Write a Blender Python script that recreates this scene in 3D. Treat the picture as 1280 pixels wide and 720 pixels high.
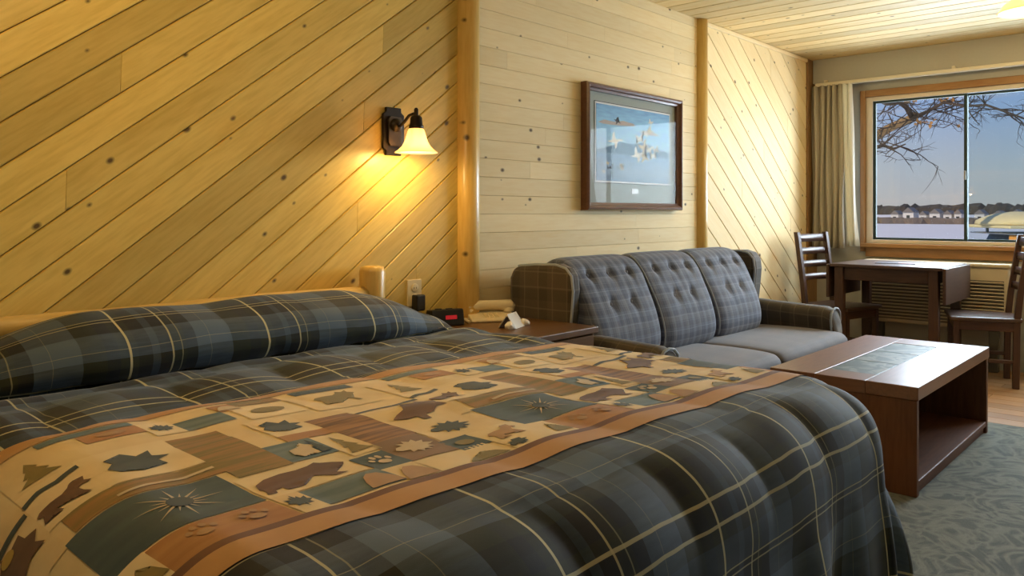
import bpy, bmesh, math, random
from mathutils import Vector, Matrix, noise
random.seed(7)
PI = math.pi
scene = bpy.context.scene
COL = scene.collection
for o in list(bpy.data.objects):
    bpy.data.objects.remove(o, do_unlink=True)

# ------------------------------------------------------------------ camera
EYE = 1.15
cam = bpy.data.cameras.new('camera'); cam_o = bpy.data.objects.new('camera', cam); COL.objects.link(cam_o)
cam.sensor_width = 36.0; cam.lens = 980 / 1280 * 36; cam.shift_y = -94 / 1280
cam.clip_end = 2000; cam.clip_start = 0.02
cam_o.location = (0, -2.6, EYE); cam_o.rotation_euler = (PI / 2, 0, math.radians(-47.75))
scene.camera = cam_o

# ------------------------------------------------------------------ view, world, sun, daylight
vs = scene.view_settings
vs.view_transform = 'Standard'; vs.look = 'None'; vs.gamma = 1.0; vs.exposure = 0.0; vs.use_curve_mapping = False

def node(nt, t, loc=None, **kw):
    n = nt.nodes.new(t)
    for k, v in kw.items(): setattr(n, k, v)
    return n

w = bpy.data.worlds.new('sky'); scene.world = w; w.use_nodes = True
nt = w.node_tree; nt.nodes.clear()
out = node(nt, 'ShaderNodeOutputWorld'); bg = node(nt, 'ShaderNodeBackground')
tc = node(nt, 'ShaderNodeTexCoord'); sx = node(nt, 'ShaderNodeSeparateXYZ')
nt.links.new(tc.outputs['Generated'], sx.inputs[0])
cr = node(nt, 'ShaderNodeValToRGB')
el = cr.color_ramp.elements
el[0].position = 0.0; el[0].color = (.42, .41, .41, 1)
el[1].position = 1.0; el[1].color = (.10, .20, .48, 1)
for p, c in ((.05, (.37, .42, .48, 1)), (.13, (.24, .36, .60, 1)), (.35, (.15, .27, .56, 1))):
    e = cr.color_ramp.elements.new(p); e.color = c
nt.links.new(sx.outputs['Z'], cr.inputs[0])
mp = node(nt, 'ShaderNodeMapping'); mp.inputs['Scale'].default_value = (3, 3, 22)
nt.links.new(tc.outputs['Generated'], mp.inputs[0])
cn = node(nt, 'ShaderNodeTexNoise'); cn.inputs['Scale'].default_value = 2.2; cn.inputs['Detail'].default_value = 4
nt.links.new(mp.outputs[0], cn.inputs['Vector'])
cm = node(nt, 'ShaderNodeMapRange'); cm.inputs[1].default_value = .60; cm.inputs[2].default_value = .78; cm.inputs[4].default_value = .45
nt.links.new(cn.outputs[0], cm.inputs[0])
mx = node(nt, 'ShaderNodeMixRGB'); mx.inputs[2].default_value = (.55, .47, .44, 1)
nt.links.new(cm.outputs[0], mx.inputs[0]); nt.links.new(cr.outputs[0], mx.inputs[1])
nt.links.new(mx.outputs[0], bg.inputs[0]); bg.inputs[1].default_value = 1.12
nt.links.new(bg.outputs[0], out.inputs[0])

sun = bpy.data.lights.new('sun', 'SUN'); sun.energy = 3.0; sun.color = (1, .80, .52); sun.angle = .01
so = bpy.data.objects.new('sun', sun); COL.objects.link(so)
so.rotation_euler = Vector((-.62, .45, .55)).to_track_quat('Z', 'Y').to_euler()

def area(name, loc, direction, sx_, sy_, energy, color, spread=PI):
    l = bpy.data.lights.new(name, 'AREA'); l.shape = 'RECTANGLE'; l.size = sx_; l.size_y = sy_
    l.energy = energy; l.color = color; l.spread = spread
    o = bpy.data.objects.new(name, l); COL.objects.link(o); o.location = loc
    o.rotation_euler = Vector(direction).to_track_quat('-Z', 'Z').to_euler()
    return o
# daylight entering through the window opening
area('window_daylight', (8.4, -2.0, 2.1), (-1, .06, -.22), 6.4, 3.4, 1500, (.76, .88, 1.0))

# ------------------------------------------------------------------ materials
MATS = {}
def new_mat(name):
    m = bpy.data.materials.new(name); m.use_nodes = True
    nt = m.node_tree; b = nt.nodes['Principled BSDF']
    MATS[name] = m
    return m, nt, b

def rgba(c): return (c[0], c[1], c[2], 1)

def plain(name, color, rough=.5, metal=0.0, var=.12, scale=14, bump=0.0, spec=.5, **kw):
    m, nt, b = new_mat(name)
    tc = node(nt, 'ShaderNodeTexCoord'); n = node(nt, 'ShaderNodeTexNoise')
    n.inputs['Scale'].default_value = scale; n.inputs['Detail'].default_value = 5
    nt.links.new(tc.outputs['Object'], n.inputs['Vector'])
    mx = node(nt, 'ShaderNodeMixRGB')
    mx.inputs[1].default_value = rgba([c * (1 - var) for c in color]); mx.inputs[2].default_value = rgba([min(1, c * (1 + var)) for c in color])
    nt.links.new(n.outputs[0], mx.inputs[0]); nt.links.new(mx.outputs[0], b.inputs['Base Color'])
    b.inputs['Roughness'].default_value = rough; b.inputs['Metallic'].default_value = metal
    b.inputs['Specular IOR Level'].default_value = spec
    if bump:
        bp = node(nt, 'ShaderNodeBump'); bp.inputs['Strength'].default_value = bump; bp.inputs['Distance'].default_value = .01
        nt.links.new(n.outputs[0], bp.inputs['Height']); nt.links.new(bp.outputs[0], b.inputs['Normal'])
    for k, v in kw.items(): b.inputs[k].default_value = v
    return m

def wood(name, light, dark, axis='X', rough=.4, knots=0.0, grain=1.0, vary=.35, knotcol=(.06, .025, .008), coat=0.0, streak=9.0, spec=.5):
    m, nt, b = new_mat(name)
    tc = node(nt, 'ShaderNodeTexCoord'); oi = node(nt, 'ShaderNodeObjectInfo')
    mp = node(nt, 'ShaderNodeMapping')
    s = {'X': (1, streak, streak), 'Y': (streak, 1, streak), 'Z': (streak, streak, 1)}[axis]
    mp.inputs['Scale'].default_value = s
    off = node(nt, 'ShaderNodeVectorMath', operation='ADD')
    sc = node(nt, 'ShaderNodeVectorMath', operation='SCALE'); sc.inputs[0].default_value = (31.7, 17.3, 9.1)
    nt.links.new(oi.outputs['Random'], sc.inputs['Scale'])
    nt.links.new(tc.outputs['Object'], off.inputs[0]); nt.links.new(sc.outputs[0], off.inputs[1])
    nt.links.new(off.outputs[0], mp.inputs[0])
    n1 = node(nt, 'ShaderNodeTexNoise'); n1.inputs['Scale'].default_value = 1.6 * grain; n1.inputs['Detail'].default_value = 3; n1.inputs['Distortion'].default_value = .6
    n2 = node(nt, 'ShaderNodeTexNoise'); n2.inputs['Scale'].default_value = 9 * grain; n2.inputs['Detail'].default_value = 6
    nt.links.new(mp.outputs[0], n1.inputs['Vector']); nt.links.new(mp.outputs[0], n2.inputs['Vector'])
    r1 = node(nt, 'ShaderNodeMapRange'); r1.inputs[1].default_value = .35; r1.inputs[2].default_value = .7
    nt.links.new(n1.outputs[0], r1.inputs[0])
    ad = node(nt, 'ShaderNodeMath', operation='MULTIPLY_ADD'); ad.inputs[1].default_value = .5
    r2 = node(nt, 'ShaderNodeMapRange'); r2.inputs[1].default_value = .4; r2.inputs[2].default_value = .65; r2.inputs[4].default_value = .5
    nt.links.new(n2.outputs[0], r2.inputs[0])
    nt.links.new(r1.outputs[0], ad.inputs[0]); nt.links.new(r2.outputs[0], ad.inputs[2])
    mx = node(nt, 'ShaderNodeMixRGB'); mx.inputs[1].default_value = rgba(light); mx.inputs[2].default_value = rgba(dark)
    nt.links.new(ad.outputs[0], mx.inputs[0])
    hv = node(nt, 'ShaderNodeHueSaturation')
    vr = node(nt, 'ShaderNodeMapRange'); vr.inputs[3].default_value = 1 - vary * .6; vr.inputs[4].default_value = 1 + vary * .4
    nt.links.new(oi.outputs['Random'], vr.inputs[0]); nt.links.new(vr.outputs[0], hv.inputs['Value'])
    nt.links.new(mx.outputs[0], hv.inputs['Color'])
    col = hv.outputs[0]
    if knots:
        kp = node(nt, 'ShaderNodeMapping'); kp.inputs['Scale'].default_value = {'X': (5.5, 8.0, 0), 'Y': (8, 5.5, 0), 'Z': (8.0, 0, 5.5)}[axis]
        nt.links.new(off.outputs[0], kp.inputs[0])
        if axis == 'Z':
            sp = node(nt, 'ShaderNodeSeparateXYZ'); cb = node(nt, 'ShaderNodeCombineXYZ')
            nt.links.new(kp.outputs[0], sp.inputs[0]); nt.links.new(sp.outputs['X'], cb.inputs[0]); nt.links.new(sp.outputs['Z'], cb.inputs[1])
            src = cb.outputs[0]
        else: src = kp.outputs[0]
        vo = node(nt, 'ShaderNodeTexVoronoi', voronoi_dimensions='2D'); vo.inputs['Scale'].default_value = 1.0; vo.inputs['Randomness'].default_value = 1.0
        nt.links.new(src, vo.inputs['Vector'])
        sp2 = node(nt, 'ShaderNodeSeparateColor'); nt.links.new(vo.outputs['Color'], sp2.inputs[0])
        rad = node(nt, 'ShaderNodeMapRange'); rad.inputs[1].default_value = 1 - knots; rad.inputs[2].default_value = 1.0; rad.inputs[3].default_value = 0.0; rad.inputs[4].default_value = .075
        nt.links.new(sp2.outputs[0], rad.inputs[0])
        df = node(nt, 'ShaderNodeMath', operation='SUBTRACT'); nt.links.new(rad.outputs[0], df.inputs[0]); nt.links.new(vo.outputs['Distance'], df.inputs[1])
        mk = node(nt, 'ShaderNodeMapRange'); mk.inputs[1].default_value = -.03; mk.inputs[2].default_value = .03; mk.inputs[4].default_value = .92
        nt.links.new(df.outputs[0], mk.inputs[0])
        on = node(nt, 'ShaderNodeMath', operation='GREATER_THAN'); on.inputs[1].default_value = .004; nt.links.new(rad.outputs[0], on.inputs[0])
        mm = node(nt, 'ShaderNodeMath', operation='MULTIPLY'); nt.links.new(mk.outputs[0], mm.inputs[0]); nt.links.new(on.outputs[0], mm.inputs[1])
        kx = node(nt, 'ShaderNodeMixRGB'); kx.inputs[2].default_value = rgba(knotcol)
        nt.links.new(mm.outputs[0], kx.inputs[0]); nt.links.new(col, kx.inputs[1]); col = kx.outputs[0]
    nt.links.new(col, b.inputs['Base Color'])
    b.inputs['Roughness'].default_value = rough; b.inputs['Specular IOR Level'].default_value = spec
    if coat: b.inputs['Coat Weight'].default_value = coat; b.inputs['Coat Roughness'].default_value = .28
    bp = node(nt, 'ShaderNodeBump'); bp.inputs['Strength'].default_value = .08; bp.inputs['Distance'].default_value = .004
    nt.links.new(n2.outputs[0], bp.inputs['Height']); nt.links.new(bp.outputs[0], b.inputs['Normal'])
    return m

PINE_L, PINE_D = (.80, .58, .15), (.64, .43, .085)
wood('pine_x', PINE_L, PINE_D, 'X', .38, .40, vary=.36)  # lamp warmth is put into the yellow of this pine
wood('pine_y', (.84, .67, .36), (.76, .55, .24), 'Y', .55, .30, spec=.3)
wood('pine_daylit', (.94, .78, .47), (.88, .69, .36), 'X', .62, .34, spec=.2, vary=.13)  # paler copy of the wall pine, with window light put into its colour
wood('pine_log', (.78, .54, .18), (.66, .41, .10), 'Z', .30, .15, vary=.1)
wood('pine_log_x', (.78, .54, .18), (.66, .41, .10), 'X', .30, .3, vary=.1)
wood('orange_wood', (.36, .19, .065), (.26, .12, .035), 'X', .4, 0, vary=.1)
wood('orange_wood_y', (.36, .19, .065), (.26, .12, .035), 'Y', .4, 0, vary=.1)
wood('orange_wood_z', (.36, .19, .065), (.26, .12, .035), 'Z', .4, 0, vary=.1)
wood('corner_wood', (.30, .17, .06), (.20, .10, .03), 'Z', .5, 0, vary=.1)
for ax in 'XYZ':
    wood('walnut_' + ax.lower(), (.080, .038, .023), (.045, .020, .012), ax, .46, 0, vary=.12, coat=.1, spec=.35)
    wood('cherry_' + ax.lower(), (.145, .056, .022), (.085, .030, .011), ax, .50, 0, vary=.1, coat=.05, spec=.3)
    wood('cherry_top_' + ax.lower(), (.20, .080, .032), (.125, .045, .017), ax, .40, 0, vary=.1, coat=.22, spec=.5)
    wood('walnut_top_' + ax.lower(), (.080, .038, .023), (.045, .020, .012), ax, .36, 0, vary=.1, coat=.25, spec=.5)
    wood('oak_' + ax.lower(), (.17, .080, .022), (.11, .046, .012), ax, .36, 0, vary=.1, coat=.2)
wood('floor_oak', (.42, .24, .11), (.30, .16, .07), 'Y', .3, 0, vary=.35)
wood('frame_wood', (.17, .065, .03), (.10, .035, .015), 'X', .3, 0, vary=.05, coat=.4)
plain('groove_backing', (.42, .27, .10), .8)
plain('beige_paint', (.44, .43, .38), .7, var=.04, scale=60, bump=.1)
plain('cream_metal', (.70, .64, .50), .4, var=.04)
plain('white_paint', (.42, .36, .26), .6, var=.05)
plain('vinyl_white', (.66, .60, .50), .5, var=.05, spec=.2)
plain('vinyl_grey', (.035, .055, .055), .6, var=.1, spec=.1)
plain('bronze', (.030, .022, .017), .38, .75, var=.5, scale=30)
plain('bronze_light', (.10, .075, .055), .3, .8, var=.5, scale=30)
plain('black_plastic', (.012, .012, .013), .35, var=.2)
plain('ivory_plastic', (.72, .60, .36), .35, var=.04)
plain('phone_plastic', (.74, .63, .42), .3, var=.04)
plain('white_paper', (.86, .83, .78), .6, var=.03)
plain('dark_print', (.05, .04, .05), .4, var=.2)
plain('pink_print', (.42, .22, .26), .4, var=.2)
plain('ac_beige', (.60, .52, .36), .45, var=.05)
plain('ac_dark', (.10, .09, .07), .6, var=.1)
plain('mat_board', (.36, .40, .37), .8, var=.06, scale=50)
plain('mat_line', (.045, .04, .05), .7)
plain('paper_border', (.74, .76, .78), .7, var=.03)
plain('plaque', (.62, .60, .55), .4)
plain('bird_white', (.80, .78, .70), .7, var=.1)
plain('bird_gold', (.62, .50, .28), .7, var=.2)
plain('bird_dark', (.05, .06, .08), .7)
plain('art_hill', (.10, .20, .32), .7, var=.3, scale=30)
plain('art_cloud', (.52, .46, .44), .8, var=.15, scale=40)
plain('mattress_fabric', (.62, .60, .55), .8)
plain('bed_base', (.05, .04, .035), .8)
plain('curtain_cloth', (.40, .36, .28), .9, var=.08, scale=60)
plain('liner_cloth', (.74, .76, .72), .9, var=.05, scale=60)
plain('snow', (.72, .71, .73), .8, var=.04, scale=.08)
plain('tree_bark', (.30, .19, .09), .9, var=.5, scale=9, bump=.5)
plain('twig_bark', (.06, .042, .034), .9, var=.3)
plain('dead_leaf', (.45, .22, .07), .9, var=.3)
plain('far_forest', (.060, .050, .040), .95, var=.5, scale=.08)
plain('far_scrub', (.16, .125, .10), .95, var=.6, scale=.15)
plain('house_white', (.70, .68, .66), .8, var=.05)
plain('house_roof', (.20, .18, .17), .8, var=.2)
plain('house_window', (.04, .045, .05), .2)
plain('canvas_cream', (.76, .62, .34), .8, var=.06)
plain('hull_navy', (.035, .045, .065), .4, var=.2)
plain('orange_vinyl', (.80, .33, .03), .5, var=.1)
plain('aluminium', (.35, .36, .36), .35, .8, var=.1)
plain('sofa_foot', (.06, .03, .015), .5)
plain('piping_blue', (.34, .38, .44), .8, var=.1)
plain('button_cloth', (.16, .16, .19), .8, var=.2)
plain('shutter_dark', (.03, .03, .03), .6)

def emit(name, color, strength, base=(.8, .8, .8)):
    m, nt, b = new_mat(name)
    b.inputs['Base Color'].default_value = rgba(base); b.inputs['Emission Color'].default_value = rgba(color); b.inputs['Emission Strength'].default_value = strength
    return m
emit('bulb_glow', (1, .66, .30), 9.0)
emit('red_display', (1, .03, .04), .35, (.05, 0, 0))

def shade_glass(name, color, glow, gcol):
    # frosted lamp glass: scatters the bulb's light
    m, nt, b = new_mat(name)
    b.inputs['Base Color'].default_value = rgba(color); b.inputs['Roughness'].default_value = .35
    tr = node(nt, 'ShaderNodeBsdfTranslucent'); tr.inputs[0].default_value = rgba(color)
    ms = node(nt, 'ShaderNodeMixShader'); ms.inputs[0].default_value = .65
    o = nt.nodes['Material Output']
    nt.links.new(b.outputs[0], ms.inputs[1]); nt.links.new(tr.outputs[0], ms.inputs[2]); nt.links.new(ms.outputs[0], o.inputs[0])
    b.inputs['Emission Color'].default_value = rgba(gcol); b.inputs['Emission Strength'].default_value = glow
    return m
shade_glass('sconce_glass', (.95, .80, .58), .9, (1, .50, .16))
shade_glass('ceiling_glass', (.95, .70, .42), 1.2, (1, .42, .10))

def glass(name, tint, alpha_mix, kf=.9, rough=.0):
    m, nt, b = new_mat(name)
    o = nt.nodes['Material Output']
    t = node(nt, 'ShaderNodeBsdfTransparent'); t.inputs[0].default_value = rgba(tint)
    g = node(nt, 'ShaderNodeBsdfGlossy'); g.inputs['Roughness'].default_value = rough
    lw = node(nt, 'ShaderNodeLayerWeight'); lw.inputs[0].default_value = .5
    pw = node(nt, 'ShaderNodeMath', operation='POWER'); pw.inputs[1].default_value = 5; nt.links.new(lw.outputs['Facing'], pw.inputs[0])
    fr = node(nt, 'ShaderNodeMath', operation='MULTIPLY_ADD'); fr.inputs[1].default_value = kf; fr.inputs[2].default_value = alpha_mix; nt.links.new(pw.outputs[0], fr.inputs[0])
    ms = node(nt, 'ShaderNodeMixShader')
    nt.links.new(fr.outputs[0], ms.inputs[0]); nt.links.new(t.outputs[0], ms.inputs[1]); nt.links.new(g.outputs[0], ms.inputs[2])
    nt.links.new(ms.outputs[0], o.inputs[0]); nt.nodes.remove(b)
    return m
glass('window_glass', (.98, .985, .985), .02)
glass('picture_glass', (.99, .99, .99), .003, .3)
m, nt_, b_ = new_mat('insect_screen')
o_ = nt_.nodes['Material Output']; t_ = node(nt_, 'ShaderNodeBsdfTransparent'); t_.inputs[0].default_value = (.92, .965, .97, 1)
d_ = node(nt_, 'ShaderNodeBsdfDiffuse'); d_.inputs[0].default_value = (.10, .15, .15, 1)
x_ = node(nt_, 'ShaderNodeMixShader'); x_.inputs[0].default_value = .03
nt_.links.new(t_.outputs[0], x_.inputs[1]); nt_.links.new(d_.outputs[0], x_.inputs[2]); nt_.links.new(x_.outputs[0], o_.inputs[0]); nt_.nodes.remove(b_)

def ramp_const(nt, stops, interp='CONSTANT'):
    r = node(nt, 'ShaderNodeValToRGB'); r.color_ramp.interpolation = interp
    e = r.color_ramp.elements
    e[0].position = stops[0][0]; e[0].color = rgba(stops[0][1])
    e[1].position = stops[-1][0]; e[1].color = rgba(stops[-1][1])
    for p, c in stops[1:-1]:
        k = e.new(p); k.color = rgba(c)
    return r

def plaid(name, period_u, period_v, warp, weft, lines_u, lines_v, line_col, line_fac, rough=.75, sheen=.25, offu=0, offv=0, threads=700):
    m, nt, b = new_mat(name)
    uv = node(nt, 'ShaderNodeUVMap'); sp = node(nt, 'ShaderNodeSeparateXYZ'); nt.links.new(uv.outputs[0], sp.inputs[0])
    # slight wobble of the threads
    wn = node(nt, 'ShaderNodeTexNoise'); wn.inputs['Scale'].default_value = 6; nt.links.new(uv.outputs[0], wn.inputs['Vector'])
    def frac(sock, period, off):
        a = node(nt, 'ShaderNodeMath', operation='MULTIPLY_ADD'); a.inputs[1].default_value = .012; nt.links.new(wn.outputs[0], a.inputs[0]); nt.links.new(sock, a.inputs[2])
        d = node(nt, 'ShaderNodeMath', operation='MULTIPLY_ADD'); d.inputs[1].default_value = 1 / period; d.inputs[2].default_value = off + 10
        nt.links.new(a.outputs[0], d.inputs[0])
        f = node(nt, 'ShaderNodeMath', operation='FRACT'); nt.links.new(d.outputs[0], f.inputs[0]); return f.outputs[0]
    fu, fv = frac(sp.outputs[0], period_u, offu), frac(sp.outputs[1], period_v, offv)
    ru, rv = ramp_const(nt, warp), ramp_const(nt, weft)
    nt.links.new(fu, ru.inputs[0]); nt.links.new(fv, rv.inputs[0])
    tw = node(nt, 'ShaderNodeTexNoise'); tw.inputs['Scale'].default_value = 1; tw.inputs['Detail'].default_value = 3
    mp = node(nt, 'ShaderNodeMapping'); mp.inputs['Scale'].default_value = (14, 90, 1); nt.links.new(uv.outputs[0], mp.inputs[0]); nt.links.new(mp.outputs[0], tw.inputs['Vector'])
    tr = node(nt, 'ShaderNodeMapRange'); tr.inputs[3].default_value = .25; tr.inputs[4].default_value = .75; nt.links.new(tw.outputs[0], tr.inputs[0])
    mx = node(nt, 'ShaderNodeMixRGB'); nt.links.new(tr.outputs[0], mx.inputs[0]); nt.links.new(ru.outputs[0], mx.inputs[1]); nt.links.new(rv.outputs[0], mx.inputs[2])
    col = mx.outputs[0]
    for f, ls in ((fu, lines_u), (fv, lines_v)):
        st = [(0, (0, 0, 0))]
        for c, wd, s in ls: st += [(c - wd / 2, (s,) * 3), (c + wd / 2, (0, 0, 0))]
        st.append((1.0, (0, 0, 0)))
        r = ramp_const(nt, st); nt.links.new(f, r.inputs[0])
        mul = node(nt, 'ShaderNodeMath', operation='MULTIPLY'); mul.inputs[1].default_value = line_fac; nt.links.new(r.outputs[0], mul.inputs[0])
        m2 = node(nt, 'ShaderNodeMixRGB'); m2.inputs[2].default_value = rgba(line_col)
        nt.links.new(mul.outputs[0], m2.inputs[0]); nt.links.new(col, m2.inputs[1]); col = m2.outputs[0]
    nt.links.new(col, b.inputs['Base Color']); b.inputs['Roughness'].default_value = rough
    b.inputs['Specular IOR Level'].default_value = .3; b.inputs['Sheen Weight'].default_value = sheen; b.inputs['Sheen Roughness'].default_value = .5
    fn = node(nt, 'ShaderNodeTexNoise'); fn.inputs['Scale'].default_value = threads; nt.links.new(uv.outputs[0], fn.inputs['Vector'])
    bp = node(nt, 'ShaderNodeBump'); bp.inputs['Strength'].default_value = .15; bp.inputs['Distance'].default_value = .002
    nt.links.new(fn.outputs[0], bp.inputs['Height']); nt.links.new(bp.outputs[0], b.inputs['Normal'])
    return m
BLK, OLV, CHR, SLT, SLB = (.003, .005, .007), (.018, .024, .010), (.008, .012, .018), (.040, .068, .105), (.090, .138, .205)
plaid('bed_plaid', .40, .40,
      [(0, CHR), (.08, OLV), (.20, BLK), (.29, SLT), (.34, BLK), (.42, OLV), (.52, CHR), (.60, SLB), (.86, OLV), (1, CHR)],
      [(0, CHR), (.06, OLV), (.12, BLK), (.23, OLV), (.30, SLT), (.43, BLK), (.52, CHR), (.60, SLB), (.82, OLV), (.92, BLK), (1, BLK)],
      [(.15, .016, 1), (.425, .010, .8), (.49, .005, .35), (.70, .004, .2)], [(.12, .016, .85), (.23, .016, .85), (.44, .008, .7), (.475, .008, .7), (.75, .005, .4)], (.58, .54, .32), .9, sheen=.14, offv=.2425)
plaid('sofa_plaid', .125, .125,
      [(0, (.130, .145, .200)), (.25, (.048, .054, .085)), (.45, (.135, .138, .170)), (.7, (.055, .065, .110)), (1, (.13, .15, .20))],
      [(0, (.130, .148, .205)), (.3, (.085, .088, .115)), (.55, (.155, .158, .190)), (.8, (.065, .074, .115)), (1, (.13, .15, .20))],
      [(.12, .03, 1), (.36, .02, .6), (.62, .03, .8), (.84, .02, .5)], [(.18, .03, 1), (.5, .02, .7), (.75, .03, .8)], (.34, .37, .44), .30, sheen=.15)
plaid('sofa_plaid_shaded', .17, .17,  # sofa sides: warm shadow put into a darker, browner copy of the plaid
      [(0, (.085, .066, .045)), (.3, (.05, .038, .026)), (.6, (.08, .06, .04)), (1, (.06, .05, .03))],
      [(0, (.08, .062, .042)), (.4, (.045, .036, .026)), (.7, (.075, .058, .04)), (1, (.06, .05, .03))],
      [(.12, .04, 1), (.62, .04, .8)], [(.18, .04, 1), (.75, .04, .8)], (.17, .14, .095), .45, sheen=.2)
plaid('seat_cloth', .17, .17,
      [(0, (.125, .110, .120)), (.5, (.105, .095, .108)), (1, (.12, .10, .11))],
      [(0, (.125, .110, .120)), (.5, (.100, .092, .105)), (1, (.12, .10, .11))],
      [(.3, .03, .6)], [(.6, .03, .6)], (.17, .16, .165), .3, sheen=.3)

def printed(name, c1, c2, su=6, sv=40, thr=(.35, .65)):
    m, nt, b = new_mat(name)
    uv = node(nt, 'ShaderNodeUVMap'); mp = node(nt, 'ShaderNodeMapping'); mp.inputs['Scale'].default_value = (su, sv, 1)
    n = node(nt, 'ShaderNodeTexNoise'); n.inputs['Scale'].default_value = 1; n.inputs['Detail'].default_value = 4
    nt.links.new(uv.outputs[0], mp.inputs[0]); nt.links.new(mp.outputs[0], n.inputs['Vector'])
    r = node(nt, 'ShaderNodeMapRange'); r.inputs[1].default_value = thr[0]; r.inputs[2].default_value = thr[1]; nt.links.new(n.outputs[0], r.inputs[0])
    mx = node(nt, 'ShaderNodeMixRGB'); mx.inputs[1].default_value = rgba(c1); mx.inputs[2].default_value = rgba(c2)
    nt.links.new(r.outputs[0], mx.inputs[0]); nt.links.new(mx.outputs[0], b.inputs['Base Color'])
    b.inputs['Roughness'].default_value = .75; b.inputs['Sheen Weight'].default_value = .15
    return m
printed('p_cream', (.80, .65, .37), (.71, .54, .27), 8, 8)
printed('p_cream2', (.84, .70, .43), (.76, .60, .33), 8, 8)
printed('p_rust', (.48, .25, .085), (.38, .17, .05), 6, 30)
printed('p_border', (.52, .29, .105), (.47, .25, .085), 10, 10)
printed('p_borderdark', (.17, .07, .03), (.14, .055, .025), 10, 10)
printed('p_brown', (.36, .18, .06), (.15, .07, .025), 5, 55, (.42, .58))
printed('p_tanbrown', (.25, .15, .075), (.20, .115, .055), 6, 20)
printed('p_olive', (.20, .155, .035), (.36, .19, .055), 4, 45, (.42, .58))
printed('p_teal', (.035, .065, .080), (.060, .105, .115), 6, 25)
printed('p_blue', (.07, .13, .155), (.15, .21, .22), 6, 40)
printed('m_dark', (.035, .055, .058), (.05, .07, .065), 20, 20)
printed('m_olive', (.21, .17, .045), (.25, .19, .06), 20, 20)
printed('m_brown', (.115, .055, .03), (.15, .075, .04), 20, 30)
printed('m_tan', (.40, .24, .12), (.45, .28, .14), 20, 20)
printed('m_cream', (.62, .51, .34), (.58, .46, .28), 20, 20)
printed('m_gold', (.50, .34, .06), (.42, .28, .05), 20, 20)

# carpet
m, nt, b = new_mat('carpet_green')
tc = node(nt, 'ShaderNodeTexCoord')
n1 = node(nt, 'ShaderNodeTexNoise'); n1.inputs['Scale'].default_value = 4.2; n1.inputs['Detail'].default_value = 3; n1.inputs['Distortion'].default_value = 3.2
n2 = node(nt, 'ShaderNodeTexNoise'); n2.inputs['Scale'].default_value = 420; n2.inputs['Detail'].default_value = 2
nt.links.new(tc.outputs['Object'], n1.inputs['Vector']); nt.links.new(tc.outputs['Object'], n2.inputs['Vector'])
r = ramp_const(nt, [(0, (.045, .066, .060)), (.38, (.038, .060, .057)), (.52, (.20, .225, .18)), (.64, (.050, .072, .066)), (1, (.075, .10, .088))], 'LINEAR')
nt.links.new(n1.outputs[0], r.inputs[0])
mx = node(nt, 'ShaderNodeMixRGB'); mx.blend_type = 'MULTIPLY'; mx.inputs[0].default_value = .5
nt.links.new(r.outputs[0], mx.inputs[1]); nt.links.new(n2.outputs[0], mx.inputs[2])
nt.links.new(mx.outputs[0], b.inputs['Base Color']); b.inputs['Roughness'].default_value = .95
b.inputs['Sheen Weight'].default_value = .3
bp = node(nt, 'ShaderNodeBump'); bp.inputs['Strength'].default_value = .5; bp.inputs['Distance'].default_value = .005
nt.links.new(n2.outputs[0], bp.inputs['Height']); nt.links.new(bp.outputs[0], b.inputs['Normal'])

# tile inlay
m, nt, b = new_mat('slate_tile')
tc = node(nt, 'ShaderNodeTexCoord'); n1 = node(nt, 'ShaderNodeTexNoise'); n1.inputs['Scale'].default_value = 9; n1.inputs['Distortion'].default_value = 1.5
oi = node(nt, 'ShaderNodeObjectInfo')
ad = node(nt, 'ShaderNodeVectorMath', operation='ADD'); nt.links.new(tc.outputs['Object'], ad.inputs[0]); nt.links.new(oi.outputs['Random'], ad.inputs[1])
nt.links.new(ad.outputs[0], n1.inputs['Vector'])
r = ramp_const(nt, [(0, (.05, .07, .075)), (.45, (.10, .14, .15)), (.55, (.20, .24, .25)), (1, (.16, .15, .14))], 'LINEAR')
nt.links.new(n1.outputs[0], r.inputs[0]); nt.links.new(r.outputs[0], b.inputs['Base Color']); b.inputs['Roughness'].default_value = .45; b.inputs['Specular IOR Level'].default_value = .25

# painting sky and water (a printed picture)
m, nt, b = new_mat('art_print')
tc = node(nt, 'ShaderNodeTexCoord'); sp = node(nt, 'ShaderNodeSeparateXYZ'); nt.links.new(tc.outputs['Generated'], sp.inputs[0])
r = ramp_const(nt, [(0, (.10, .17, .28)), (.12, (.20, .29, .40)), (.34, (.15, .28, .45)), (.42, (.34, .52, .68)), (.60, (.26, .52, .76)), (.80, (.20, .48, .76)), (1, (.11, .33, .64))], 'LINEAR')
nt.links.new(sp.outputs['Z'], r.inputs[0])
n1 = node(nt, 'ShaderNodeTexNoise'); n1.inputs['Scale'].default_value = 1; n1.inputs['Detail'].default_value = 6
mp = node(nt, 'ShaderNodeMapping'); mp.inputs['Scale'].default_value = (8, 1, 26); nt.links.new(tc.outputs['Generated'], mp.inputs[0]); nt.links.new(mp.outputs[0], n1.inputs['Vector'])
mx = node(nt, 'ShaderNodeMixRGB'); mx.blend_type = 'OVERLAY'; mx.inputs[0].default_value = .55
nt.links.new(r.outputs[0], mx.inputs[1]); nt.links.new(n1.outputs[0], mx.inputs[2]); nt.links.new(mx.outputs[0], b.inputs['Base Color']); b.inputs['Roughness'].default_value = .6

# ------------------------------------------------------------------ builders
def tag(o, label=None, cat=None, group=None, kind=None):
    if label: o['label'] = label
    if cat: o['category'] = cat
    if group: o['group'] = group
    if kind: o['kind'] = kind
    return o

def thing(name, label, cat, loc=(0, 0, 0), rotz=0.0, group=None):
    o = bpy.data.objects.new(name, None); o.empty_display_size = .05; COL.objects.link(o)
    o.location = loc; o.rotation_euler = (0, 0, rotz)
    return tag(o, label, cat, group)

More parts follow.
